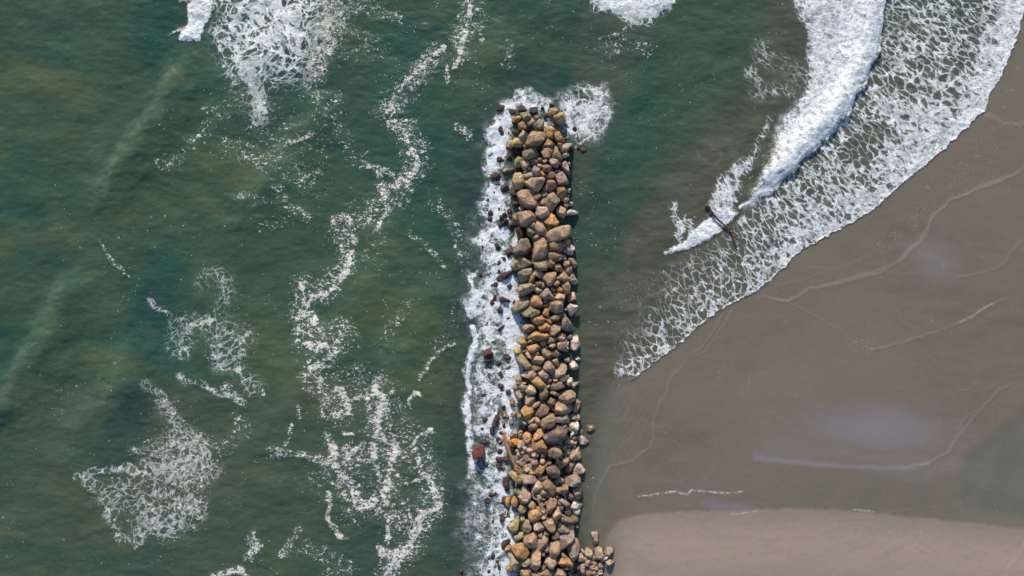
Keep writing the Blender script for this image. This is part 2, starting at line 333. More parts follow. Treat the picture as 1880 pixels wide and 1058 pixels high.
Z += foamrel * (.04 + .13 * (fbm(PX / 7, PY / 7, 71, 3) - .4) + .05 * (fbm(PX / 30, PY / 30, 72, 2) - .4))
dBR, tBR, sBR = segdist(PX, PY, BR)
inb = (fD > .3) & (PX > 1360) & (PY < 400) & (SW < -60)
Z += np.where(inb, .55 * np.exp(-((dBR - 24) / 26)**2) * sm(390 - PY, 0, 90), 0)
Z += .10 * np.clip(fP - .5, 0, 1) * fbm(PX / 6, PY / 6, 73, 2) + .12 * np.clip(fW - .3, 0, 1) * (fbm(PX / 8, PY / 8, 74, 3) - .4)
# sand
sandm = sm(SW, 0, 25)
Z += np.clip(SW, 0, 3000) / S * .012
ridge = Z0(); pale = Z0()
RID = [([(1800, 210), (1820, 216), (1845, 226), (1885, 230)], 5, .8), ([(1900, 290), (1860, 322), (1830, 336), (1790, 350), (1745, 366), (1715, 395), (1698, 435), (1665, 470), (1610, 502), (1545, 520), (1490, 530), (1445, 553), (1400, 546), (1370, 548)], 3.2, 1),
    ([(1860, 318), (1800, 343), (1738, 372), (1712, 398), (1690, 440), (1650, 480), (1600, 500), (1560, 512), (1500, 530), (1470, 535)], 2.6, .8), ([(1860, 540), (1822, 557), (1780, 585), (1700, 615), (1640, 634), (1575, 645)], 1.5, .8), ([(1575, 645), (1560, 640), (1552, 625)], 1.2, .4),
    ([(1370, 548), (1335, 562), (1312, 600), (1290, 635), (1262, 655)], 2.2, .7), ([(1350, 558), (1326, 598), (1300, 638), (1266, 660)], 1.8, .6), ([(1300, 600), (1275, 640), (1255, 665)], 1.6, .4), ([(1262, 655), (1230, 700), (1208, 750), (1199, 775), (1200, 800), (1193, 822), (1160, 846), (1120, 856), (1103, 882), (1090, 920), (1084, 970)], 2.0, .75),
    ([(1199, 780), (1180, 768), (1165, 778)], 1.5, .5), ([(1165, 770), (1130, 773), (1105, 785)], 1.5, .4), ([(1198, 785), (1220, 795), (1240, 815), (1260, 830)], 1.3, .35), ([(1198, 778), (1175, 795), (1165, 805)], 1.3, .4),
    ([(1440, 552), (1480, 572), (1540, 605), (1580, 640)], 1.5, .4), ([(1740, 512), (1800, 502), (1835, 488), (1862, 455), (1880, 440)], 1.8, .6), ([(1316, 838), (1312, 862), (1290, 886)], 1.4, .5), ([(1311, 840), (1306, 862), (1284, 884)], 1.4, .5), ([(1306, 842), (1300, 860), (1280, 880)], 1.2, .35),
    ([(1862, 700), (1830, 716), (1795, 752), (1756, 800), (1740, 830), (1700, 850), (1640, 860)], 2.4, .7), ([(1750, 715), (1800, 720), (1830, 700)], 2, .3), ([(1790, 752), (1770, 765), (1755, 790)], 2, .5), ([(1245, 868), (1252, 885), (1258, 900)], 1.3, .4),
    ([(1640, 560), (1660, 595), (1690, 606)], 1.5, .4), ([(1680, 930), (1600, 948), (1500, 955)], 2, .3), ([(1880, 990), (1862, 1020), (1840, 1040), (1830, 1070)], 3, .7), ([(1420, 525), (1500, 505), (1560, 490)], 2, .3), ([(1480, 490), (1530, 495), (1600, 470)], 2, .3), ([(1110, 850), (1140, 820), (1160, 815)], 1.5, .3), ([(1290, 865), (1300, 870)], 1, .2)]
for pts, wd, A in RID:
    s = win(pts, wd * 8 + 10)
    xx = PX[s] + (fbm(PX[s] / 20, PY[s] / 20, 82, 2) - .5) * 7; yy = PY[s] + (fbm(PX[s] / 20, PY[s] / 20, 83, 2) - .5) * 7
    d, t, g = segdist(xx, yy, pts)
    end = sm(t, 0, .08) * sm(1 - t, 0, .08)
    v = A * end * np.exp(-(d / (wd * .85))**2) * (.55 + .6 * vn2(PX[s] / 25, PY[s] / 25, 85))
    ridge[s] = np.maximum(ridge[s], v)
Z += .032 * ridge * sandm
Z += sandm * (.05 * (fbm(PX / 150, PY / 110, 91, 3) - .5) + .006 * (fbm(PX / 14, PY / 11, 92, 3) - .5))
rip = Z0(); stroke(rip, [(1150, 730), (1165, 800), (1130, 840)], 42, 1, soft=1.2)
Z += .006 * rip * np.sin((PX + .55 * PY + 10 * vn2(PX / 30, PY / 30, 95)) / 2.0 * 1.0)
BK = [(1095, 1300), (1098, 1080), (1110, 985), (1135, 958), (1170, 945), (1240, 939), (1340, 935), (1450, 931), (1560, 936), (1700, 949), (1790, 958), (1860, 966), (1960, 975), (2600, 1000), (60000, 1000), (60000, 60000), (1500, 60000)]
dB, _, _ = segdist(PX + jx * .7, PY + jy * .7, BK, True)
sB = np.where(inside(PX + jx * .7, PY + jy * .7, BK), dB, -dB)
bank = .72 * sm(sB, -4, 5) + .28 * sm(sB, 0, 60); Z += .28 * sm(sB, -8, 120) * (SW > 0)
sky_sheen = Z0(); sky_sheen = .85 * np.exp(-(((PX - 1610) / 130)**2 + ((PY - 786 - (PX - 1610) * .04 + 10 * (fbm(PX / 50, PY / 30, 97, 3) - .5)) / 42)**2)**1.4)  # sky sheen on wet sand, painted as bluish colour
stroke(sky_sheen, [(1385, 836), (1480, 848), (1560, 855), (1650, 858), (1700, 852)], 7, .95, 6, soft=1.2, warp=.6); stroke(sky_sheen, [(1290, 920), (1340, 930), (1370, 932)], 9, .6, soft=1.2)
stroke(sky_sheen, [(1700, 470), (1730, 490)], 38, .55, soft=1.3); stroke(sky_sheen, [(1600, 860), (1700, 870), (1760, 845)], 14, .35, soft=1.3)
stroke(sky_sheen, [(1420, 820), (1560, 830), (1680, 840)], 26, .40, soft=1.3)
TP = [(2300, 560), (1990, 660), (1885, 742), (1840, 775), (1800, 808), (1762, 838), (1752, 870), (1746, 920), (1770, 950), (1850, 962), (1960, 970), (2300, 985)]
dT, _, _ = segdist(PX, PY, TP, True); sT = np.where(inside(PX, PY, TP), dT, -dT)
pool = sm(sT, -8, 22)
green = .5 * sm(PY, 850, 890) * (1 - bank) * sm(PX, 1150, 1500); green = np.maximum(green, .95 * pool)
green = np.maximum(green, .95 * sm(dW, 62, 0) * sm(PY, 690, 740) * (SW > -400))
green = np.maximum(green, .55*sm(dW, 90, 0) * (SW > 0) * (PY < 720) * .6)
Z -= .06 * pool
white = Z0()
for p, wd, dn in [([(1222, 905), (1240, 903), (1262, 907), (1268, 899), (1290, 901), (1320, 904), (1362, 902)], 1.6, .55), ([(1172, 912), (1195, 909), (1216, 906)], 1.2, .6), ([(1340, 943), (1362, 941), (1388, 937)], 1.2, .35), ([(1563, 935), (1580, 936), (1602, 938)], 1.2, .35), ([(1760, 590), (1822, 557)], 1.2, .35)]:
    stroke(white, p, wd, dn, warp=.25)
dots = Z0(); stroke(dots, [(1640, 440), (1740, 340), (1850, 230), (1880, 120)], 75, .7, soft=1.3); stroke(dots, [(1700, 580), (1705, 600)], 16, .95, soft=1.2); stroke(dots, [(1560, 605), (1590, 640), (1650, 600)], 22, .6, soft=1.2)
dots = np.maximum(dots, .38 * (SW > 0)); dots *= sandm
dark = Z0()
for p in [(1470, 955), (1495, 965), (1540, 955), (1560, 990), (1640, 1005), (1700, 1015), (1565, 1030), (1185, 965), (1205, 1000), (1410, 960), (1280, 955)]: stroke(dark, [p], 24, .8, soft=1.3)
Z[np.abs(Z) < 1e-9] = 0

# ---- foam coordinate: stretched across the swash, plain elsewhere
cx0, cy0, RR = 1128 - 480, 20 - 160, 0.0
# circle through three points of the waterline
(x1, y1), (x2, y2), (x3, y3) = (1128, 708), (1600, 387), (1875, 40)
dd = 2 * (x1 * (y2 - y3) + x2 * (y3 - y1) + x3 * (y1 - y2))
cx0 = ((x1**2 + y1**2) * (y2 - y3) + (x2**2 + y2**2) * (y3 - y1) + (x3**2 + y3**2) * (y1 - y2)) / dd
cy0 = ((x1**2 + y1**2) * (x3 - x2) + (x2**2 + y2**2) * (x1 - x3) + (x3**2 + y3**2) * (x2 - x1)) / dd
RR = math.hypot(x1 - cx0, y1 - cy0)
rr = np.hypot(PX - cx0, PY - cy0); th = np.arctan2(PY - cy0, PX - cx0)
reg = ((PX > 1150) & (PY > 60 - 0) | (PX > 1440)) | ((PX > 1105) & (PY > 440))
stretch = 1.9 - .9 * sm(SW, -110, -20)
U = np.where(reg, (rr - RR) / S / 1.75, PX / S); V = np.where(reg, th * RR / S, PY / S * .85)
U = np.where(reg, U, U * .85)
wu, wv_ = fbm(PX / 75, PY / 75, 101, 3) - .5, fbm(PX / 75, PY / 75, 102, 3) - .5
am = np.where(reg, .9, 2.3)
U = U + wu * am * np.where(reg, .6, 1); V = V + wv_ * am
FC = np.stack([U, V, Z * 0], -1)

# ---- material -------------------------------------------------------
def coast_material():
    k = NT("coast_surface"); t = k
    tc = k.n('ShaderNodeTexCoord').outputs['Object']
    def attr(nm):
        a = k.n('ShaderNodeAttribute', attribute_name=nm); s = k.n('ShaderNodeSeparateColor', {0: a.outputs['Color']})
        return s.outputs[0], s.outputs[1], s.outputs[2], a.outputs['Alpha'], a.outputs['Vector']
    aL, aP, aW, aD, _ = attr('foam'); aB, aLt, aShade, aS, _ = attr('body')
    sG, sK, sSheen, sR, _ = attr('sand'); xW, xD, xK, xM, _ = attr('extra')
    fc = k.n('ShaderNodeAttribute', attribute_name='flow').outputs['Vector']
    # ---------- foam masks
    wn = k.noise(fc, 1.1, 3, .55, 0, True)
    wv = k.n('ShaderNodeVectorMath', {0: wn, 1: (.5, .5, .5)}, operation='SUBTRACT').outputs[0]
    ws = k.n('ShaderNodeVectorMath', {0: wv, 3: .95}, operation='SCALE').outputs[0]
    wn2 = k.noise(fc, 3.4, 3, .55, 0, True)
    wv2 = k.n('ShaderNodeVectorMath', {0: wn2, 1: (.5, .5, .5)}, operation='SUBTRACT').outputs[0]
    ws2 = k.n('ShaderNodeVectorMath', {0: wv2, 3: .30}, operation='SCALE').outputs[0]
    fw = k.n('ShaderNodeVectorMath', {0: fc, 1: ws}, operation='ADD').outputs[0]
    fw = k.n('ShaderNodeVectorMath', {0: fw, 1: ws2}, operation='ADD').outputs[0]
    d1 = k.n('ShaderNodeTexVoronoi', {'Vector': fw, 'Scale': 1.65, 'Randomness': 1.0}, feature='DISTANCE_TO_EDGE').outputs['Distance']
    d2 = k.n('ShaderNodeTexVoronoi', {'Vector': fw, 'Scale': 3.4, 'Randomness': 1.0}, feature='DISTANCE_TO_EDGE').outputs['Distance']
    mod = k.noise(fc, 2.3, 4, .6)
    mod = k.ramp(mod, .30, .70)
    mod2 = k.noise(fc, .55, 3, .5)
    cl = k.math('ADD', aL, k.math('MULTIPLY', k.math('SUBTRACT', mod2, .5), .85))
    cl = k.math('MULTIPLY', cl, k.ramp(aL, .02, .2))
    thr = k.math('SUBTRACT', k.math('MULTIPLY', k.math('POWER', k.math('MAXIMUM', cl, 0.0), 1.6), k.math('MULTIPLY_ADD', mod, .62, .10)), .012)
    m1 = k.ramp(k.math('SUBTRACT', thr, d1), -.05, .06)
    thr2 = k.math('MULTIPLY', k.math('SUBTRACT', thr, .075), 1.2)
    m2 = k.ramp(k.math('SUBTRACT', thr2, d2), -.02, .08)
    mL = k.math('MAXIMUM', m1, k.math('MULTIPLY', m2, .85))
    mL = k.math('MULTIPLY', mL, k.math('MULTIPLY', k.ramp(aL, .05, .3), k.math('MULTIPLY_ADD', k.ramp(k.noise(tc, .9, 4, .65, .5), .34, .62), .45, .55)))
    brk = k.ramp(k.noise(tc, 3.2, 4.5, .7, .5), .40, .60)
    old = k.ramp(aP, .02, .30)
    mL = k.math('MULTIPLY', mL, k.math('ADD', k.math('SUBTRACT', 1.0, old), k.math('MULTIPLY', old, k.math('MULTIPLY_ADD', brk, .65, .35))))
    # dense
    nD = k.noise(tc, 2.4, 4.5, .66, .3)
    nD = k.ramp(nD, .28, .72)
    mD = k.ramp(k.math('SUBTRACT', k.math('MULTIPLY', aD, 1.12), nD), -.06, .30)
    # patches
    nP = k.ramp(k.noise(k.mapping(tc, (1, 1.3, 1), (0, 0, .3)), 3.0, 5, .72, 1.0), .33, .67)
    mP = k.ramp(k.math('SUBTRACT', nP, k.math('SUBTRACT', 1.04, k.math('MULTIPLY', aP, .74))), 0.0, .05)
    mP = k.math('MULTIPLY', mP, k.ramp(aP, .1, .3))
    # wash: curling ridged noise
    def warp(src, s1, a1, s2, a2):
        for s_, a_w in ((s1, a1), (s2, a2)):
            nn = k.noise(tc, s_, 3, 0.55, 0, True)
            vv = k.n('ShaderNodeVectorMath', {0: nn, 1: (.5, .5, .5)}, operation='SUBTRACT').outputs[0]
            vv = k.n('ShaderNodeVectorMath', {0: vv, 3: a_w}, operation='SCALE').outputs[0]
            src = k.n('ShaderNodeVectorMath', {0: src, 1: vv}, operation='ADD').outputs[0]
        return src
    ww = warp(tc, .42, 3.4, 1.7, 1.0)
    e1 = k.n('ShaderNodeTexVoronoi', {'Vector': ww, 'Scale': .72}, feature='DISTANCE_TO_EDGE').outputs['Distance']
    e2 = k.n('ShaderNodeTexVoronoi', {'Vector': ww, 'Scale': 1.75}, feature='DISTANCE_TO_EDGE').outputs['Distance']
    mw_ = k.ramp(k.noise(tc, 1.1, 4.5, .6, .8), .30, .70)
    cw = k.math('MAXIMUM', k.math('ADD', aW, k.math('MULTIPLY', k.math('SUBTRACT', mw_, .5), .75)), 0.0)
    cw = k.math('MULTIPLY', k.math('POWER', cw, 1.9), .30)
    w1 = k.ramp(k.math('SUBTRACT', cw, e1), -.04, .09)
    w2 = k.ramp(k.math('SUBTRACT', k.math('MULTIPLY', cw, .85), e2), -.02, .12)
    nW = k.noise(tc, 1.6, 4.5, .62, 2.2)
    rW = k.math('SUBTRACT', 1.0, k.math('MULTIPLY', k.math('ABSOLUTE', k.math('SUBTRACT', nW, .5)), 16.0), clamp=True)
    w3 = k.math('MULTIPLY', k.math('MULTIPLY', rW, k.ramp(mw_, .2, .7)), .75)
    mW = k.math('MULTIPLY', k.math('MAXIMUM', k.math('MAXIMUM', w1, w2), w3), k.ramp(aW, .10, .42))
    # specks
    vS = k.n('ShaderNodeTexVoronoi', {'Vector': k.mapping(warp(tc, 3.0, .5, 9.0, .12), (1, 1.5, 1)), 'Scale': 5.2}, feature='F1')
    cS = k.n('ShaderNodeSeparateColor', {0: vS.outputs['Color']})
    clus = k.math('MULTIPLY', k.ramp(k.noise(tc, .50, 4.5, .74, .6), .47, .70), aS)
    mS = k.math('MULTIPLY', k.math('LESS_THAN', cS.outputs[0], k.math('MULTIPLY', clus, .95)), k.ramp(k.math('MULTIPLY_ADD', cS.outputs[1], .34, .10), 0.0, .001))
    mS = k.math('MULTIPLY', mS, k.ramp(k.math('SUBTRACT', k.math('MULTIPLY_ADD', cS.outputs[1], .26, .04), vS.outputs['Distance']), 0.0, .08))
    foam = k.math('MAXIMUM', k.math('MAXIMUM', mL, mD), k.math('MAXIMUM', mP, mW)); foam = k.math('MAXIMUM', foam, k.math('MULTIPLY', mS, .85))
    foam = k.math('MAXIMUM', foam, k.math('MULTIPLY', xW, k.ramp(k.noise(tc, 3.5, 4.5, .6), .40, .56)))
    dts = k.n('ShaderNodeTexVoronoi', {'Vector': tc, 'Scale': 6.0}, feature='F1')
    dsel = k.math('LESS_THAN', dts.outputs['Distance'], k.math('MULTIPLY', xD, k.ramp(k.noise(tc, .9, 4, .7), .40, .95)))
    dsel = k.math('MULTIPLY', dsel, .55)
    # ---------- water body
    st = k.mapping(tc, (.30, 1.0, 1), (0, 0, math.radians(-14)))
    n1 = k.ramp(k.noise(st, .55, 4.5, .6, .3), .3, .7); n2 = k.ramp(k.noise(st, 2.6, 4.5, .65, .4), .3, .7)
    n3 = k.ramp(k.noise(tc, .16, 4, .55, .4), .35, .65)
    belt = k.ramp(k.noise(k.mapping(tc, (1.0, .36, 1), (0, 0, math.radians(-28))), .085, 4, .55, .5), .40, .60)
    deepc = k.mix(n3, C(.009, .049, .045), C(.019, .077, .061)); deepc = k.mix(k.math('MULTIPLY', belt, .7), deepc, C(.050, .092, .052))
    deepc = k.mix(k.math('MULTIPLY', n1, .30), deepc, C(.050, .105, .070))
    silt = k.mix(n1, C(.060, .094, .048), C(.078, .112, .060))
    bb = k.math('ADD', aB, k.math('MULTIPLY', k.math('SUBTRACT', k.noise(st, .42, 4.5, .62, .8), .5), .35), clamp=True)
    isw = k.ramp(aB, 0.0, .999)
    lite = k.math('MULTIPLY', k.math('MULTIPLY', n2, n1), .22)
    body = k.mix(xM, deepc, silt)
    sandsub = k.mix(n1, C(.072, .074, .058), C(.105, .098, .078))
    body = k.mix(bb, body, sandsub)
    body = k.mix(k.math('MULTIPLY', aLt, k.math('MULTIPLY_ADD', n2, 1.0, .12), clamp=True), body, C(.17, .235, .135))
    body = k.mix(k.math('MULTIPLY', aShade, k.ramp(k.noise(tc, .7, 4, .6), .3, .62)), body, C(.030, .048, .052))  # painted rock shade darkens the water
    body = k.mix(lite, body, C(.11, .15, .115))
    milk = k.math('MAXIMUM', k.math('MULTIPLY', k.ramp(aP, .25, 1.0), .34), k.math('MULTIPLY', k.math('MAXIMUM', aW, aL), .20))
    body = k.mix(k.math('MULTIPLY', milk, k.math('MULTIPLY_ADD', n2, .8, .3)), body, C(.25, .33, .30))
    # ---------- sand
    g1 = k.noise(tc, 9.0, 4.5, .75); g2 = k.ramp(k.noise(k.mapping(tc, (.6, 1, 1), (0, 0, .4)), .085, 4.5, .6, .6), .38, .62); g3 = k.noise(k.mapping(tc, (.35, 1, 1), (0, 0, .25)), .8, 5, .6, .5)
    sand = k.mix(g2, C(.124, .100, .079), C(.160, .137, .113)); 
    sand = k.mix(k.ramp(g3, .35, .7), sand, C(.150, .130, .106))
    bankc = k.mix(k.ramp(k.noise(k.mapping(tc, (.3, 1, 1), (0, 0, .12)), .22, 4, .55, .6), .35, .65), C(.310, .250, .232), C(.290, .248, .208))
    bankc = k.mix(k.math('MULTIPLY', k.ramp(g3, .35, .68), .42), bankc, C(.225, .195, .185))
    bankc = k.mix(k.math('MULTIPLY', k.ramp(k.noise(tc, 1.8, 4.5, .72), .58, .66), .28), bankc, C(.15, .12, .10))
    sand = k.mix(sK, sand, bankc)
    sand = k.mix(sG, sand, k.mix(pool_n(k, tc), C(.096, .118, .090), C(.122, .132, .104)))
    sand = k.mix(k.math('MULTIPLY', sSheen, .9), sand, C(.185, .195, .235))  # sky reflection painted into the sand colour
    sand = k.mix(k.math('MULTIPLY', xK, .30), sand, C(.36, .33, .27))
    grain = k.ramp(g1, .2, .8)
    sand = k.mix(k.math('MULTIPLY', k.ramp(k.noise(k.mapping(tc, (.25, 1, 1), (0, 0, .55)), 1.6, 4.5, .65, .8), .5, .72), .22), sand, C(.21, .185, .16))
    sand = k.mix(k.math('MULTIPLY', grain, .20), sand, C(.27, .25, .23))
    spots = k.math('MULTIPLY', sR, k.ramp(k.noise(tc, 2.6, 4.5, .7), .60, .68))
    sand = k.mix(k.math('MULTIPLY', spots, .65), sand, C(.09, .07, .055))
    isS = k.n('ShaderNodeAttribute', attribute_name='land').outputs['Fac']
    base = k.mix(isS, body, sand)
    base = k.mix(dsel, base, C(.5, .5, .48))
    fcol = k.mix(k.ramp(k.noise(tc, 2.2, 4.5, .70, 1.0), .36, .57), C(.42, .52, .58), C(.84, .91, .98))
    fcol = k.mix(k.math('MULTIPLY', k.ramp(aP, .2, .6), .8), fcol, C(.78, .76, .76))
    fcol = k.mix(k.math('MULTIPLY', k.ramp(aW, .2, .9), .6), fcol, k.mix(nD, C(.92, .95, .98), C(.50, .64, .84)))  # blue shade by the rocks, painted into the wash foam
    fa = k.math('MULTIPLY', foam, k.math('MULTIPLY_ADD', k.ramp(aP, .1, .5), -.14, .95))
    base = k.mix(fa, base, fcol)
    # ---------- gloss and bump
    rough = k.math('MULTIPLY_ADD', isS, .28, .30)
    rough = k.math('MULTIPLY_ADD', foam, .45, rough, clamp=True)
    rip1 = k.noise(k.mapping(tc, (.55, 1.3, 1), (0, 0, math.radians(-18))), 1.5, 4.5, .60, .3)
    hgt = k.math('MULTIPLY', k.math('MULTIPLY', rip1, k.math('SUBTRACT', 1.0, isS)), .050)
    fenv = k.math('MAXIMUM', k.math('MAXIMUM', aD, aL), k.math('MAXIMUM', aP, aW))
    hgt = k.math('ADD', hgt, k.math('MULTIPLY', fenv, k.math('MULTIPLY', nD, .08)))
    hgt = k.math('ADD', hgt, k.math('MULTIPLY', k.math('MULTIPLY', g1, isS), .008))
    bmp = k.n('ShaderNodeBump', {'Height': hgt, 'Strength': .8, 'Distance': 1.0}).outputs[0]
    bs = k.n('ShaderNodeBsdfPrincipled', {'Base Color': base, 'Roughness': rough, 'IOR': 1.33, 'Normal': bmp})
    k.t.links.new(bs.outputs[0], k.n('ShaderNodeOutputMaterial').inputs[0])
    return k.m
def pool_n(k, tc): return k.ramp(k.noise(tc, .5, 4.5, .6, .4), .3, .7)
MC = coast_material()

# ---- partition of the grid into objects sharing their border vertices
vx, vy = (PX - 940) / S, (529 - PY) / S
def attr4(*a): return np.stack([np.clip(q, 0, 1) for q in a], -1).astype(np.float32)
A_foam = attr4(fL, fP, fW, fD); A_body = attr4(brown * 1.0, light, rock_shade * (SW < 0), fS)
A_sand = attr4(green, bank, sky_sheen, dark); A_ext = attr4(white, dots, ridge, lsea)
LAND = (SW > 0).astype(np.float32) * (1 - 0)
LAND = np.where(PY > 690, np.maximum(sm(SW, -34, 14), 0), sm(SW, -1.2, 1.2)).astype(np.float32)
for a in (A_foam,): a *= (1 - LAND)[..., None]
cen = lambda q: (q[:-1, :-1] + q[1:, :-1] + q[:-1, 1:] + q[1:, 1:]) / 4
cx_, cy_ = cen(PX), cen(PY); cSW = cen(SW); cT = cen(sT)
env = lambda q, th: cen(q) > th
cls = np.zeros(cx_.shape, int)                                 # 0 sea
cls[cSW > 0] = 1                                               # beach
cls[(cT > 0) & (cSW > 0)] = 2                                  # tide pool
wt = cls == 0
cls[wt & env(fD, .35) & (cx_ < 410) & (cy_ < 90)] = 3
cls[wt & ((cen(fL) > .4) | (cen(fD) > .35) | (cen(fP) > .45)) & (cx_ >= 390) & (cx_ < 660) & (cy_ < 235) & (cls == 0)] = 4
cls[wt & ((cen(fL) > .3)) & (cx_ < 500) & (cy_ > 500) & (cls == 0)] = 5
cls[wt & (cen(fP) > .5) & (cls == 0) & (cx_ > 480) & (cx_ < 900)] = 6
cls[wt & ((cen(fW) > .3) | (cen(fD) > .4)) & (cls == 0) & (cx_ > 840) & (cx_ < 1010)] = 7
cls[wt & ((cen(fL) > .3) | (cen(fW) > .3)) & (cls == 0) & (cx_ > 990) & (cx_ < 1140) & (cy_ > 140) & (cy_ < 280)] = 8
cls[wt & (cen(fL) > .35) & (cls == 0) & (cx_ > 1050) & (cx_ < 1290) & (cy_ < 60)] = 9
cls[wt & (cen(fD) > .45) & (cls == 0) & inside(cx_, cy_, [(x + 6, y + 4) for x, y in BR] + [(x - 14, y) for x, y in BL])] = 10
cls[wt & (cls == 0) & (cen(swm) > .5)] = 11
cls[wt & ((cen(fL) > .4) | (cen(fD) > .4)) & (cls == 0) & (cx_ > 1200) & (cx_ < 1440)] = 12
OBJS = {0: ('sea', 'structure', 'green silty sea water left of the beach', 'sea'), 1: ('beach', 'structure', 'wet grey brown sand beach right of the groyne', 'beach'),
    2: ('tide_pool', 'structure', 'shallow green pool of water lying on the sand at the right edge', 'pool'),
    3: ('breaking_wave', 'stuff', 'small white breaking wave crest at the top left edge of the sea', 'wave foam'),
    4: ('sea_foam', 'stuff', 'broad field of churned white foam behind the top left breaker', 'foam'),
    5: ('sea_foam', 'stuff', 'thin lacy foam threads on green water in the lower left', 'foam'),
    6: ('sea_foam', 'stuff', 'long winding drift line of pinkish foam flakes between open sea and groyne', 'foam'),
    7: ('wave_wash', 'stuff', 'white swirling wash around dark rocks along the left side of the groyne', 'foam'),
    8: ('wave_wash', 'stuff', 'tongue of speckled foam curling right from the groyne tip', 'foam'),
    9: ('sea_foam', 'stuff', 'white foam patch cut by the top edge between groyne tip and surf', 'foam'),
    10: ('surf_bore', 'stuff', 'thick white rolling surf wave running toward the beach at upper right', 'wave foam'),
    11: ('swash_foam', 'stuff', 'wide lace of foam spread between the rolling surf and the sand', 'foam'),
    12: ('surf_foam', 'stuff', 'narrow foam strip with a crisp lower edge around the drifting log', 'foam')}
rowsI = np.arange(NX * NY).reshape(NY, NX)
a0, b0, c0, d0 = rowsI[:-1, :-1], rowsI[1:, :-1], rowsI[1:, 1:], rowsI[:-1, 1:]
ZS = Z.astype(np.float32)
for ci, (nm, kind, lab, cat) in OBJS.items():
    m = cls == ci
    if not m.any(): continue
    q = np.stack([a0[m], b0[m], c0[m], d0[m]], -1).ravel()
    u, inv = np.unique(q, return_inverse=True)
    me = bpy.data.meshes.new(nm); nq = len(q) // 4
    me.vertices.add(len(u)); co = np.stack([vx.ravel()[u], vy.ravel()[u], ZS.ravel()[u]], -1).astype(np.float32)
    me.vertices.foreach_set('co', co.ravel())
    me.loops.add(len(q)); me.loops.foreach_set('vertex_index', inv.astype(np.int32).ravel())
    me.polygons.add(nq); me.polygons.foreach_set('loop_start', np.arange(0, len(q), 4, dtype=np.int32))
    me.polygons.foreach_set('loop_total', np.full(nq, 4, np.int32))
    me.update(calc_edges=True)
    me.polygons.foreach_set('use_smooth', np.ones(nq, bool))
    for an, A in (('foam', A_foam), ('body', A_body), ('sand', A_sand), ('extra', A_ext)):
        at = me.attributes.new(an, 'FLOAT_COLOR', 'POINT'); at.data.foreach_set('color', A.reshape(-1, 4)[u].ravel())
    at = me.attributes.new('flow', 'FLOAT_VECTOR', 'POINT'); at.data.foreach_set('vector', FC.reshape(-1, 3)[u].astype(np.float32).ravel())
    at = me.attributes.new('land', 'FLOAT', 'POINT'); at.data.foreach_set('value', LAND.ravel()[u])
    me.materials.append(MC)
    o = bpy.data.objects.new(nm, me); COL.objects.link(o); o['kind'] = kind; o['label'] = lab; o['category'] = cat
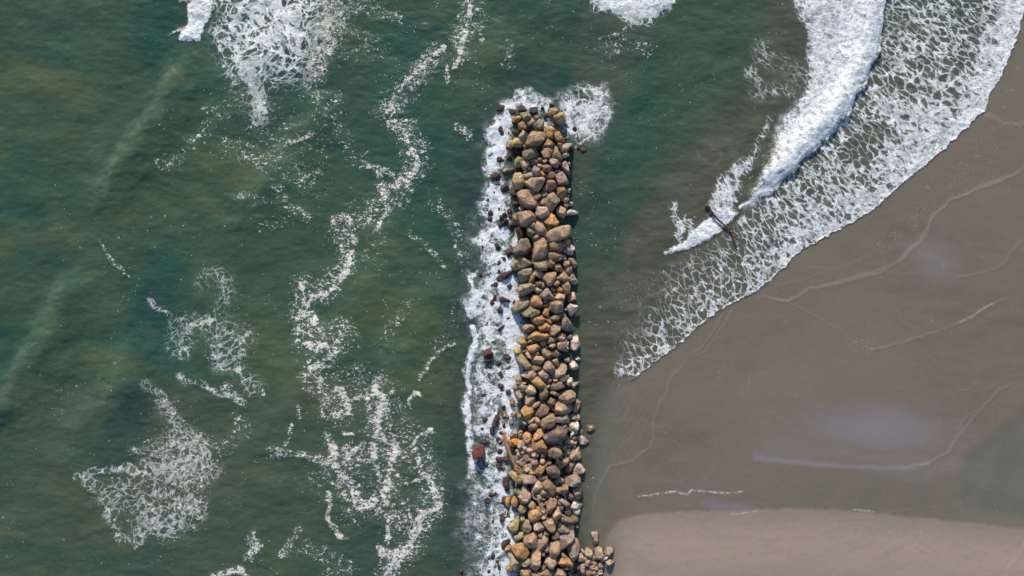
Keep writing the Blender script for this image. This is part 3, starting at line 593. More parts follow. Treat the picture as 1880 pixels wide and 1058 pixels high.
ROCK_DATA = """
@900,170
M 10,28 17,22 28,25 22,34 13,35
M 2,45 12,40 18,44 12,50
M 33,31 45,31 47,38 39,41 34,36
M 52,24 57,21 62,25 66,33 59,37 52,35
M 74,28 87,27 88,37 80,42 73,36
M 91,27 97,25 100,30 94,33
M 108,20 117,20 118,26 109,26
Y 107,38 110,30 122,27 125,34 117,44 107,46
M 97,40 104,38 107,45 98,48
Y 116,44 125,38 134,38 137,52 131,56 119,50
O 39,45 54,43 58,47 54,53 41,55
L 58,45 61,37 69,36 75,45 72,53 64,56
T 79,44 86,42 88,47 83,51
P 67,56 78,48 83,55 72,61
B 51,59 60,52 70,60 66,69 54,69
L 83,56 90,49 96,53 97,60 91,69 84,64
M 42,72 50,69 55,75 48,79
L 52,80 60,69 69,77 63,88 55,86
O 100,70 103,62 112,62 118,68 116,82 108,86 102,82
O 117,73 126,71 133,82 133,90 124,93 117,84
T 66,90 72,77 95,73 101,76 102,85 95,95 75,101 67,98
Y 42,91 52,85 62,92 58,99 44,98
O 29,97 33,90 41,95 43,102 36,107 30,103
O 96,99 105,85 117,94 112,104 98,102
T 124,92 132,94 128,101 123,98
P 134,95 141,94 145,101 137,110 127,109 129,101
T 61,97 66,95 68,101 62,103
M 143,100 150,99 151,107 145,108
@900,270
L 61,16 63,9 74,1 82,1 88,13 84,21 70,24 62,21
B 93,8 100,1 113,3 116,9 110,22 98,21
T 113,20 118,2 123,1 130,16 131,23 127,26
L 133,13 141,11 144,18 136,20
M 143,10 152,13 147,15
Y 47,25 52,18 59,21 60,34 52,36 47,32
P 59,27 71,25 73,34 65,41 61,36
B 73,24 80,19 89,26 86,32 76,33
T 87,21 95,20 94,26 88,25
G 95,25 101,22 106,26 103,31 96,30
P 106,25 112,21 124,25 126,34 121,39 112,35
W 124,27 129,27 129,31 125,31
P 87,33 93,31 95,37 90,39
B 95,36 102,31 112,36 114,42 108,47 97,45
G 129,34 139,26 144,35 146,50 139,46 130,38
P 142,27 146,28 148,35 144,33
G 76,43 81,34 92,41 91,52 84,55 78,49
G 69,38 75,36 76,40 70,42
Y 61,46 68,43 68,47 63,48
L 63,52 76,46 80,52 76,58 66,58
Y 43,66 50,49 57,48 64,66 60,73 45,72
T 68,65 77,57 98,56 101,61 95,73 88,83 78,79 71,72
O 91,46 95,44 103,50 102,57 94,55
B 103,51 108,46 120,47 121,56 108,61 102,57
P 119,50 131,45 138,53 143,65 125,71 120,60
T 118,44 128,42 128,45 120,47
B 103,62 113,60 117,60 123,74 109,84 105,76
B 96,76 101,69 107,75 104,82 97,82
T 70,78 75,77 76,84 72,86
T 76,80 84,82 81,87 76,86
T 49,85 58,79 68,79 72,88 80,97 88,104 82,112 70,113 60,108 53,96
O 78,89 92,84 94,92 84,100 80,96
G 94,85 103,82 105,88 99,93 94,91
T 103,97 108,87 116,83 121,91 127,100 121,108 110,111 104,106
P 90,103 100,93 104,97 103,107 94,107
O 120,82 124,75 134,73 141,81 137,90 122,89
P 140,77 147,78 145,85 140,83
P 137,88 145,89 143,92 138,91
P 133,95 138,92 145,96 138,102 133,99
P 145,99 152,104 149,107 145,103
W 122,95 126,95 128,101 124,103
M 0,52 12,46 18,52 16,62 3,62
Y 21,43 32,37 44,39 45,46 34,52 23,50
M 18,76 30,66 34,72 30,80 22,82
M 36,78 44,75 50,80 50,88 42,94 37,88
M 39,53 45,50 45,58 40,61
M 32,10 38,11 41,20 36,26 31,24
M 42,6 50,4 55,10 46,13
@900,370
M 38,0 50,0 54,6 46,11 40,6
M 30,17 37,12 41,19 35,24
M 22,22 28,19 31,25 25,28
M 17,27 24,25 24,33 17,33
M 33,25 40,23 40,30 34,30
M 21,39 26,32 34,33 33,42 24,45
M 14,43 20,40 23,46 17,49
M 34,43 40,38 45,44 39,51 33,48
M 47,50 56,46 62,53 61,64 54,69 49,60
M 7,78 14,76 19,84 12,87
L 53,14 59,10 64,13 62,18 54,18
T 50,21 73,16 78,21 86,33 75,40 68,46 57,44 54,36
Y 42,28 50,22 53,28 55,38 45,38
P 84,18 86,10 103,10 109,21 104,28 92,31 85,26
O 96,37 106,28 115,24 123,34 126,40 119,47 103,44
T 107,27 110,23 117,24 118,28 109,31
P 121,15 128,8 139,14 139,21 134,28 123,22
P 134,5 141,4 143,9 138,11
W 145,0 152,2 152,6 147,6
W 140,18 147,15 158,20 150,24 140,25
T 82,45 86,38 97,40 103,52 97,62 87,60 82,51
P 73,45 79,37 83,40 79,48 75,49
T 103,49 106,43 116,45 116,51 107,54
T 104,58 118,48 130,46 134,56 138,66 125,73 107,76 104,68
L 67,50 73,46 83,57 78,65 70,62
B 79,64 88,60 94,64 90,72 82,76 79,70
P 135,56 142,59 141,65 137,64
O 134,74 139,67 145,74 143,80 136,81
B 107,78 117,72 128,73 134,83 125,93 110,94
T 81,85 88,73 97,66 104,74 105,90 100,102 88,108 79,106 80,95
L 44,87 56,69 69,68 75,82 65,97 50,98 43,94
M 28,92 38,86 44,86 43,96 32,100
W 138,84 143,82 148,91 147,97 139,92
W 147,80 155,88 152,95 148,97 146,88
G 132,89 137,86 140,92 136,96
B 103,100 107,94 120,93 131,99 128,106 118,110 106,107
G 98,62 103,61 104,66 99,66
@900,470
Y 40,22 46,8 60,1 75,13 76,17 55,25 42,26
M 37,18 44,7 46,12 41,24
L 52,31 60,23 76,23 78,28 72,38 62,42 54,37
T 80,12 103,8 105,18 103,27 92,27 83,21
O 105,12 110,3 118,5 120,12 113,22 105,22
B 115,15 127,14 132,24 129,30 118,26
G 118,5 125,1 132,3 128,9 120,9
P 133,3 138,1 139,8 134,8
P 141,4 152,5 158,14 154,22 148,15
P 133,10 144,9 147,15 140,22 134,20
P 138,22 144,19 148,25 144,33 139,30
T 84,30 92,26 98,32 97,39 90,41 84,37
Y 73,38 79,31 84,33 82,42 77,49 72,47
P 96,41 100,33 113,31 121,35 120,42 112,55 106,56 101,48
T 119,42 133,31 140,41 138,49 126,45
P 141,38 152,33 158,45 152,51 144,48
T 130,51 143,48 148,57 146,69 138,71 133,64
O 113,52 120,46 126,51 122,55 116,56
O 120,59 126,56 134,62 132,69 122,66
B 110,58 115,57 120,63 116,67 111,65
B 84,49 92,46 97,52 92,59 85,56
T 92,44 98,49 101,58 96,60 92,53
L 84,62 90,60 96,63 92,69 86,67
M 50,58 54,49 60,48 56,58
L 52,64 60,53 73,50 83,54 82,63 66,71 54,72
G 91,72 105,57 111,66 118,78 113,82 97,79
T 118,77 125,69 138,71 136,80 126,83
P 141,77 155,69 158,80 145,85
T 115,69 121,68 122,72 117,73
O 75,82 80,74 90,74 97,88 94,94 80,94 75,89
T 97,82 104,81 106,86 99,87
O 96,92 104,87 110,89 105,95
W 141,94 146,87 161,92 160,98 151,106 143,101
T 108,84 130,82 134,88 133,102 120,106 109,100
O 96,106 101,96 108,98 108,113 103,112 97,109
L 47,95 54,86 71,77 73,90 65,98 50,103
L 60,108 75,94 91,101 91,107 78,113 63,112
M 11,42 20,33 38,27 41,31 29,42 16,48
M 30,55 38,50 41,57 36,61
M 14,76 24,75 35,80 33,85 17,84
M 41,84 45,80 46,88 42,89
M 13,98 18,91 24,100 21,106 14,105
M 20,2 27,2 29,7 24,8
M 161,29 168,24 169,27 163,31
W 136,98 140,97 142,100 137,101
@900,570
T 155,3 161,0 163,8 157,10
O 76,18 82,12 92,10 101,15 100,22 86,26 78,22
B 109,15 118,7 125,6 130,12 126,19 114,20
B 101,16 105,14 113,22 110,25 102,20
G 130,12 136,5 141,13 149,25 149,37 143,38 131,33
T 60,31 66,25 78,26 81,33 73,39 61,38
O 88,31 94,26 105,24 110,31 104,38 91,37
T 110,33 117,26 129,31 129,38 117,47 110,46
B 119,24 127,21 130,26 122,27
O 76,46 82,41 105,42 109,48 98,54 80,52
L 62,46 67,41 71,46 66,49
Y 53,60 61,51 69,60 63,65 55,63
P 70,57 75,52 81,56 78,60 70,60
T 104,57 107,51 115,49 120,54 117,59 107,62
P 91,60 96,55 102,56 103,63 97,67
T 107,66 111,61 119,60 121,65 115,70 108,69
P 101,67 105,64 106,69 102,69
O 126,45 138,43 139,48 127,48
G 119,50 126,45 138,49 136,56 124,56
P 139,50 148,44 151,48 148,52 141,53
T 122,60 130,57 139,60 140,68 132,73 123,71
W 140,60 144,57 144,64 141,65
W 138,70 142,67 144,71 139,73
W 146,54 161,49 164,64 157,74 149,72 148,60
O 69,71 73,65 85,61 90,66 87,75 74,79
B 61,76 68,70 72,76 66,78
Y 45,75 49,70 55,71 57,78 51,82 46,79
T 67,82 71,78 77,83 77,89 70,88
T 77,87 84,83 96,86 101,89 94,99 80,94
T 95,73 100,70 112,80 108,87 99,87 95,80
B 110,75 120,71 128,79 127,84 118,86 110,83
B 112,92 123,87 126,95 124,103 118,101
T 97,104 102,95 110,95 118,105 117,111 108,113 98,110
L 52,94 58,86 66,90 77,102 73,110 64,109 55,101
B 77,103 84,99 94,103 94,110 84,113 78,109
G 76,79 88,75 91,82 84,83
M 22,84 28,79 38,86 35,91 26,90
O 26,105 40,96 42,99 36,107 27,109
M 14,34 20,29 27,25 25,31 17,36
W 155,88 161,84 166,89 163,92 156,91
W 147,102 156,95 162,104 157,109 148,107
G 136,91 145,88 147,95 138,95
@900,670
P 130,6 134,2 141,6 141,11 134,8
T 61,18 71,10 81,12 86,17 81,24 72,27 65,24
G 88,15 96,11 104,14 108,21 102,28 91,23
P 113,22 120,12 131,8 139,12 138,19 125,25 115,24
W 125,26 138,20 140,25 134,31 128,30
P 139,20 143,19 144,24 140,24
G 109,12 117,11 115,18 110,18
W 139,30 142,25 148,25 150,33 145,39 140,36
P 149,38 153,33 163,32 154,42
B 102,30 111,23 114,28 109,35 103,34
T 115,27 124,27 124,31 117,32
O 77,31 82,26 93,26 102,37 95,45 85,41 79,35
B 110,37 122,31 131,30 137,41 122,47 110,47
O 44,25 54,25 55,31 49,33
Y 57,33 65,32 67,34 60,37
L 56,40 62,36 68,39 68,43 61,47
Y 43,40 47,36 52,41 49,47 44,45
M 14,40 18,34 25,37 23,43 16,44
M 28,47 34,45 39,51 35,55 30,54
M 15,15 21,12 23,18 17,20
P 47,50 52,48 59,59 54,64 48,57
P 64,48 72,37 82,40 85,48 81,56 70,54
B 90,51 97,42 103,41 108,51 104,60 93,66 90,60
P 110,50 116,48 128,53 122,58 111,54
P 125,57 135,50 147,48 156,56 156,65 150,70 135,70 126,64
P 65,73 66,59 70,56 82,58 82,65 74,75
O 36,66 41,62 44,68 43,75 37,74
B 104,66 110,62 119,63 120,71 112,77 106,73
T 77,75 83,69 90,68 92,71 84,79 78,78
O 62,80 66,75 77,78 80,87 78,91 70,101 66,101 59,90
B 84,90 94,72 101,73 108,82 106,90 96,95 86,94
T 119,77 125,72 136,73 141,80 138,88 125,91 119,85
P 141,78 147,77 149,84 144,89 140,86
P 152,72 158,65 162,68 162,80 158,88 151,85
P 140,92 150,90 163,92 165,98 160,101 144,99
G 122,96 130,92 140,92 142,100 136,107 123,106
T 95,100 105,92 117,90 120,100 119,111 110,117 97,117 93,110
T 84,97 92,96 94,103 91,110 83,106
T 68,103 79,96 83,98 80,106 73,110 69,107
O 24,91 27,86 34,97 24,98
M 20,77 27,73 29,79 21,80
Y 50,94 56,90 58,100 53,101
Y 40,88 46,86 46,93 41,95
M 5,107 9,95 15,92 17,104 10,114 4,113
T 103,39 108,37 108,42 104,43
B 112,78 118,77 118,84 113,84
@900,770
Y 34,8 36,1 42,2 43,10 38,11
T 70,14 76,6 86,8 87,16 79,20 71,18
M 0,18 5,17 6,26 1,27
G 60,5 67,4 68,10 61,10
W 144,10 150,5 161,3 163,12 160,24 155,24 148,18
W 147,24 153,21 155,28 148,31
T 131,9 137,7 141,12 135,16
B 139,13 144,13 150,21 146,23 140,18
P 36,29 43,20 50,23 51,32 46,35 37,33
V 35,39 40,35 49,34 53,38 50,46 41,51 35,47
O 60,31 66,24 75,27 77,38 72,43 62,42
O 79,30 86,20 93,18 98,26 90,36 80,40
D 95,30 108,20 130,15 142,22 137,34 120,44 107,45 98,36
O 77,47 95,37 103,48 106,57 94,55 79,55
P 52,24 57,20 59,22 57,26 53,27
P 53,27 58,26 57,30 53,30
P 50,49 54,40 60,40 61,48 56,56 51,54
T 68,45 76,46 76,51 69,49
P 66,54 73,51 81,57 75,63 67,60
P 60,52 67,50 68,56 62,57
G 131,53 133,48 140,47 140,55 136,58 132,57
W 140,61 144,58 145,63 141,65
G 134,39 139,34 145,35 145,45 138,46
W 147,42 150,38 153,41 152,47 148,47
P 153,40 159,40 159,46 154,48
P 147,33 153,31 159,34 152,38
W 158,31 168,29 175,33 181,41 175,47 164,45 159,38
P 153,49 157,48 157,52 153,52
P 159,52 161,48 164,50 162,54
B 106,56 112,49 122,49 132,59 130,67 118,72 107,68
P 145,68 154,59 161,54 164,74 155,76 146,73
B 123,86 125,76 140,71 145,72 142,80 131,90 125,88
B 140,97 143,82 152,77 157,79 150,92 144,99
W 155,83 163,78 170,86 174,95 168,100 156,101 150,97
T 75,64 82,60 86,62 82,70 77,69
G 84,62 89,60 89,68 85,71
G 92,64 97,61 101,66 98,70 93,70
T 92,75 98,72 101,78 98,83 92,81
G 74,79 78,73 86,74 89,82 82,86 76,84
L 49,68 50,62 55,62 56,69 52,72
L 49,80 57,74 63,82 60,87 51,84
L 69,74 73,71 76,75 72,78
P 63,94 68,89 73,89 72,95 66,99
O 82,98 86,89 95,84 102,85 101,92 90,103 84,102
G 72,86 75,85 80,91 77,93
D 101,90 110,85 120,84 128,95 126,105 115,108 106,102
Y 42,100 46,96 58,98 64,104 58,118 50,118 42,110
O 72,97 78,94 84,96 81,102 73,102
B 103,80 112,77 113,83 105,84
L 64,66 67,64 68,72 65,73
M 9,72 13,68 20,69 20,77 13,80
M 22,69 30,68 35,75 29,80 23,77
M 13,88 17,85 28,90 22,92
O 14,40 21,38 23,43 16,44
M 10,37 15,31 19,38 14,41
P 174,14 180,10 190,10 194,17 190,21 178,24 173,19
@900,870
G 61,14 69,3 80,2 86,12 78,18 64,20
T 88,6 95,2 103,6 102,11 90,12
G 118,14 124,8 133,12 132,17 121,20
G 135,17 145,5 158,2 166,11 163,21 155,24 143,21
T 77,27 83,17 93,15 97,22 93,30 83,36 77,33
B 96,17 104,11 113,16 117,22 116,35 112,40 105,33 98,27
T 89,34 95,28 107,36 103,39 92,42
B 119,26 130,19 143,24 142,31 134,38 122,34
P 149,26 157,24 168,24 168,46 158,47 153,35
D 139,37 147,33 155,37 156,45 148,49 141,43
L 45,30 52,26 59,30 58,36 51,40 46,35
P 54,43 61,29 70,28 76,38 76,45 66,54 58,51
T 70,56 76,50 84,58 82,64 75,65 70,61
T 84,37 91,38 95,46 88,49
B 92,46 100,43 102,48 95,50
B 103,55 110,43 119,46 122,55 115,68 110,75 104,70
W 148,58 153,49 165,56 160,65 148,64
W 151,67 158,65 165,66 165,74 160,76 153,72
G 124,48 132,45 146,56 144,59 136,58
D 134,64 146,62 149,72 146,77 137,73
D 127,60 136,58 133,68 128,67
O 26,52 29,42 36,43 37,55 30,61
O 38,50 43,45 49,46 52,55 46,62 40,58
M 21,58 22,44 27,42 26,56
L 53,66 57,58 66,58 68,66 60,74 55,72
O 70,78 76,66 90,64 98,75 88,85 76,88 71,83
T 114,74 120,65 126,66 130,75 123,84 115,82
M 17,80 21,73 28,80 24,88 18,88
M 23,10 30,1 36,8 33,22 28,26 22,18
L 56,83 62,78 64,84 60,88 56,87
Y 33,97 48,82 53,92 52,104 46,108 37,104
L 60,97 64,87 74,88 77,100 72,108 60,107
P 79,92 85,87 93,89 99,98 92,105 80,101
T 95,88 108,83 117,86 120,100 118,106 110,107 102,98
T 92,80 100,76 104,81 97,85
T 117,84 122,84 124,90 119,91
B 124,83 134,76 148,80 154,82 155,89 143,93 130,90
W 149,79 154,82 156,90 150,89
B 120,92 128,87 131,93 124,100
@900,952
G 122,20 133,12 141,18 146,23 142,27 128,26
T 140,14 149,9 154,14 151,20 143,19
G 128,33 145,22 153,24 155,36 142,48 133,58 129,55
B 112,34 118,25 127,29 127,36 118,40
B 98,26 104,22 110,28 106,34 99,32
T 70,32 74,28 86,27 87,45 86,54 70,53 62,46 63,38
T 87,28 95,26 96,34 89,36
T 88,38 100,31 106,38 105,48 93,60 87,56
L 47,34 52,30 60,31 57,38 50,40
M 20,46 27,39 34,37 36,43 27,55 21,56
Y 26,56 33,46 38,49 38,57 32,65 26,62
T 21,65 24,62 28,67 22,68
O 43,62 47,53 58,48 68,52 73,63 64,74 50,73
T 108,60 112,47 120,42 128,52 128,62 118,73 110,70
T 76,75 78,58 88,58 93,66 92,86 85,97 79,94 75,84
G 100,56 107,53 108,62 102,63
G 94,63 100,61 101,70 94,69
L 37,81 40,70 48,76 57,78 52,90 46,98 42,97 40,88
L 58,80 69,72 76,76 74,86 60,88
O 29,92 35,86 40,94 39,99 31,97
P 100,81 105,73 120,73 122,82 114,92 103,87
T 58,96 68,91 75,96 74,106 59,106
T 75,101 92,98 108,93 114,97 117,106 75,108
B 93,88 102,87 104,93 94,95
T 118,104 124,93 132,95 140,106 120,110
G 143,60 144,50 150,45 157,47 162,64 156,75 150,76 146,69
O 122,80 130,74 141,74 152,82 152,88 138,84 128,86
B 130,70 132,61 138,66 144,74 134,74
D 130,88 138,85 152,88 152,93 142,94 132,93
P 160,70 163,64 168,65 173,74 170,80 161,78
P 167,60 168,55 172,61 171,66
P 173,63 177,55 188,59 189,67 185,73 175,69
T 173,83 179,75 185,76 180,89 175,88
B 178,92 184,86 190,78 197,79 194,88 184,94
G 165,92 168,84 174,84 174,100 168,104
D 155,88 164,86 166,92 160,96
P 192,72 192,56 197,54 205,55 207,68 203,75
P 209,62 212,53 219,53 226,60 221,66 210,66
W 208,76 211,66 217,64 218,70 212,77
P 211,79 219,74 227,80 220,87 213,86
P 185,26 193,25 197,37 197,46 192,49 188,40
P 196,98 200,96 207,99 203,104 196,103
B 184,98 194,96 196,106 186,108
B 175,100 184,96 184,107 176,107
W 157,15 159,12 162,17 159,18
@0,0
R 887,648 892,642 901,642 906,650 904,658 895,661 888,657
R 866,832 872,820 882,816 890,824 889,836 878,842 868,838
M 914,842 921,838 928,842 926,848 916,848
M 903,781 910,762 917,762 915,780 906,787
M 899,792 903,789 907,794 902,798
R 887,850 894,848 897,853 891,857
M 888,918 895,913 901,918 898,925 890,924
M 841,1046 847,1043 853,1048 847,1053
M 910,852 920,850 922,858 912,860
M 885,812 892,806 897,812 890,818
"""
# ================================================================== THE ROCKS
def rock_material(name, wet):
    k = NT(name); tc = k.n('ShaderNodeTexCoord').outputs['Object']; oi = k.n('ShaderNodeObjectInfo')
    rv = k.n('ShaderNodeVectorMath', {0: tc, 1: k.n('ShaderNodeCombineXYZ', {0: k.math('MULTIPLY', oi.outputs['Random'], 90.0), 1: k.math('MULTIPLY', oi.outputs['Random'], 37.0)}).outputs[0]}, operation='ADD').outputs[0]
    n1 = k.ramp(k.noise(rv, 1.6, 6, .65, .4), .3, .7); n2 = k.ramp(k.noise(rv, 6.0, 6, .7), .3, .7); n3 = k.ramp(k.noise(rv, 14.0, 5, .7), .52, .66)
    colr = oi.outputs['Color'] if not name.startswith('rubble') else k.n('ShaderNodeAttribute', attribute_name='tint').outputs['Color']
    dk = k.n('ShaderNodeMix', {0: 1.0, 6: colr, 7: C(.50, .45, .42)}, data_type='RGBA', blend_type='MULTIPLY').outputs[2]
    lt = k.n('ShaderNodeMix', {0: 1.0, 6: colr, 7: C(1.55, 1.46, 1.34)}, data_type='RGBA', blend_type='MULTIPLY').outputs[2]
    b = k.mix(n1, dk, lt); b = k.mix(k.math('MULTIPLY', n2, .35), b, dk); b = k.mix(k.math('MULTIPLY', n3, .3), b, C(.52, .48, .43) if not wet else C(.10, .05, .05))
    st = k.math('MULTIPLY', k.ramp(k.noise(rv, 1.1, 5, .6, .8), .48, .60), k.ramp(k.noise(rv, 5.0, 4, .7), .25, .55))
    if name.startswith('rubble'): pass
    elif not wet: b = k.mix(k.math('MULTIPLY', st, .45), b, C(.58, .37, .18)); b = k.mix(k.math('MULTIPLY', k.ramp(k.noise(rv, 1.4, 4, .6, .5), .56, .64), .38), b, C(.30, .29, .27))
    else: b = k.mix(k.math('MULTIPLY', st, .5), b, C(.22, .08, .05))
    vor = k.n('ShaderNodeTexVoronoi', {'Vector': k.n('ShaderNodeVectorMath', {0: rv, 1: k.noise(rv, 1.5, 3, .5, 0, True)}, operation='ADD').outputs[0], 'Scale': .9}, feature='DISTANCE_TO_EDGE').outputs['Distance']
    crack = k.ramp(vor, .035, .0); b = k.mix(k.math('MULTIPLY', crack, .55), b, C(.05, .04, .035))
    pz = k.n('ShaderNodeSeparateXYZ', {0: k.n('ShaderNodeNewGeometry').outputs['Position']}).outputs[2]
    band = k.ramp(k.math('ADD', pz, k.math('MULTIPLY', k.math('SUBTRACT', n1, .5), .22)), .30, .12)
    b = k.mix(k.math('MULTIPLY', band, .75), b, C(.065, .045, .038))
    h = k.math('ADD', k.math('MULTIPLY', n1, .22), k.math('MULTIPLY', n2, .13)); h = k.math('SUBTRACT', h, k.math('MULTIPLY', crack, .05))
    bmp = k.n('ShaderNodeBump', {'Height': h, 'Strength': .9, 'Distance': 1.0}).outputs[0]
    bs = k.n('ShaderNodeBsdfPrincipled', {'Base Color': b, 'Roughness': .35 if wet else .85, 'Normal': bmp})
    k.t.links.new(bs.outputs[0], k.n('ShaderNodeOutputMaterial').inputs[0]); return k.m
M_DRY, M_WET, M_RUB = rock_material('dry_rock', False), rock_material('wet_rock', True), rock_material('rubble_rock', False)

def ico(sub):
    import bmesh
    bm = bmesh.new(); bmesh.ops.create_icosphere(bm, subdivisions=sub, radius=1.0)
    v = np.array([x.co[:] for x in bm.verts]); f = np.array([[x.index for x in g.verts] for g in bm.faces]); bm.free()
    return v / np.linalg.norm(v, axis=1)[:, None], f
ICO = {s: ico(s) for s in (2, 3, 4)}
def hull(pts):
    p = sorted(set(pts)); 
    def half(ps):
        h = []
        for q in ps:
            while len(h) > 1 and (h[-1][0] - h[-2][0]) * (q[1] - h[-2][1]) - (h[-1][1] - h[-2][1]) * (q[0] - h[-2][0]) <= 0: h.pop()
            h.append(q)
        return h
    a = half(p); b = half(p[::-1]); return a[:-1] + b[:-1]
def rock_verts(poly, zt, zb, rnd, sub, px_scale=1.04, rounded=False):
    """poly: plan outline in metres about its centre (counterclockwise); top at zt, bottom at zb"""
    D, F = ICO[sub]; N = []; Hh = []
    n = len(poly)
    for i in range(n):
        x0, y0 = poly[i]; x1, y1 = poly[(i + 1) % n]; dx, dy = x1 - x0, y1 - y0; L = math.hypot(dx, dy)
        if L < 1e-6: continue
        nx, ny = dy / L, -dx / L; h = nx * x0 + ny * y0
        if h < 0: nx, ny, h = -nx, -ny, -h
        tl = math.radians(rnd.uniform(2, 44) if rnd.random() < .6 else rnd.uniform(0, 12))
        N.append((nx * math.cos(tl), ny * math.cos(tl), math.sin(tl))); Hh.append(max(h, .05) * px_scale)
    ext = max(math.hypot(*q) for q in poly)
    tn = rnd.randint(1, 3)
    for j in range(tn):
        a = rnd.uniform(0, 6.283); tl = math.radians(rnd.uniform(12, 50))
        N.append((math.sin(tl) * math.cos(a), math.sin(tl) * math.sin(a), math.cos(tl))); Hh.append(zt * rnd.uniform(.80, 1.02))
    for j in range(3):
        a = rnd.uniform(0, 6.283); tl = math.radians(rnd.uniform(38, 62)); nn = (math.sin(tl) * math.cos(a), math.sin(tl) * math.sin(a), math.cos(tl))
        sx = max(q[0] * math.cos(a) + q[1] * math.sin(a) for q in poly)
        N.append(nn); Hh.append((sx * math.sin(tl) + zt * math.cos(tl)) * rnd.uniform(.66, .90))
    N.append((0, 0, -1)); Hh.append(zb)
    N = np.array(N); Hh = np.array(Hh); p = 20.0 if rounded else 50.0
    q = np.clip(D @ N.T, 0, None) / Hh[None, :]
    r = (q**p).sum(1)**(-1 / p)
    V = D * r[:, None]
    s = min(ext, 1.2); off = np.array([rnd.uniform(0, 30) for _ in range(3)])
    disp = .11 * s * fbm3(V / max(s, .3) * 1.5 + off, 4, .55) + .07 * s * fbm3(V / max(s, .3) * 5 + off, 3, .6)
    return V + D * disp[:, None], F

def pile_z(px, py):            # height of the rock mound under a point, metres
    cxm = 1000 + (0 if py < 900 else (py - 900) * .06); hw = 62 + (0 if py < 960 else (py - 960) * .35)
    if py < 240: hw *= .9
    top = 1.15 if py > 245 else 1.15 * max(0.0, (py - 175) / 70)
    d = (px - cxm) / hw
    return max(-.15, top * (1 - d * d))
COLS = {'T': (.56, .43, .32), 'O': (.66, .40, .17), 'V': (.90, .46, .08), 'Y': (.52, .45, .25), 'L': (.43, .41, .31), 'M': (.085, .040, .042), 'R': (.125, .038, .034), 'W': (.98, .95, .91), 'P': (.66, .54, .45), 'G': (.42, .385, .37), 'B': (.34, .245, .17), 'D': (.15, .13, .135)}
ROCKS = []
ox = oy = 0
for ln in ROCK_DATA.strip().splitlines():
    if ln[0] == '@': ox, oy = map(int, ln[1:].split(',')); continue
    c, *ps = ln.split(); pts = [tuple(map(float, q.split(','))) for q in ps]; pts = [(x + ox, y + oy) for x, y in pts]
    h = hull(pts); ar = abs(sum(h[i][0] * h[(i + 1) % len(h)][1] - h[(i + 1) % len(h)][0] * h[i][1] for i in range(len(h)))) / 2
    cx = (min(p[0] for p in h) + max(p[0] for p in h)) / 2; cy = (min(p[1] for p in h) + max(p[1] for p in h)) / 2
    cx = (cx + sum(p[0] for p in h) / len(h)) / 2; cy = (cy + sum(p[1] for p in h) / len(h)) / 2
    ROCKS.append(dict(c=c, h=h, a=ar, x=cx, y=cy))
ROCKS.sort(key=lambda r: -r['a'])

def make_rock(r, rnd, sub):
    sz = math.sqrt(r['a']) / S
    wet = r['c'] in 'MR'
    zt = sz * (.52 if wet else rnd.uniform(.50, .66)); zb = sz * .55
    base = pile_z(r['x'], r['y'])
    sea_side = r['x'] < 932 or r['y'] < 215
    if wet: zc = -.02 + .05 * rnd.random() if r['x'] < 945 or r['y'] < 215 else base * .4
    elif r['x'] > 1085: zc = .22
    elif sea_side: zc = .06
    else: zc = base + .16 * rnd.random() + .22 * (sz - .9)
    if r['c'] == 'D' or r['c'] == 'B': zc -= .10
    if sz < .45 and not wet and not sea_side and r['x'] < 1085: zc += .12
    if r['c'] == 'M' and (r['x'] < 918 and 200 < r['y'] < 226): zc = -.28
    k = (H - zc) / H                     # the plan outline was read from above
    X, Y = W(r['x'], r['y']); X *= k; Y *= k
    poly = [((p[0] - r['x']) / S * k, -(p[1] - r['y']) / S * k) for p in r['h']]
    V, F = rock_verts(poly, zt, zb, rnd, sub, 1.03, rounded=(r['c'] in 'OYLVMR' and rnd.random() < .3))
    return (X, Y, zc), V, F, wet
def tri_mesh(name, V, F):
    me = bpy.data.meshes.new(name); me.vertices.add(len(V)); me.vertices.foreach_set('co', V.astype(np.float32).ravel())
    me.loops.add(len(F) * 3); me.loops.foreach_set('vertex_index', F.astype(np.int32).ravel())
    me.polygons.add(len(F)); me.polygons.foreach_set('loop_start', np.arange(0, len(F) * 3, 3, dtype=np.int32)); me.polygons.foreach_set('loop_total', np.full(len(F), 3, np.int32))
    me.update(calc_edges=True); me.polygons.foreach_set('use_smooth', np.ones(len(F), bool)); return me

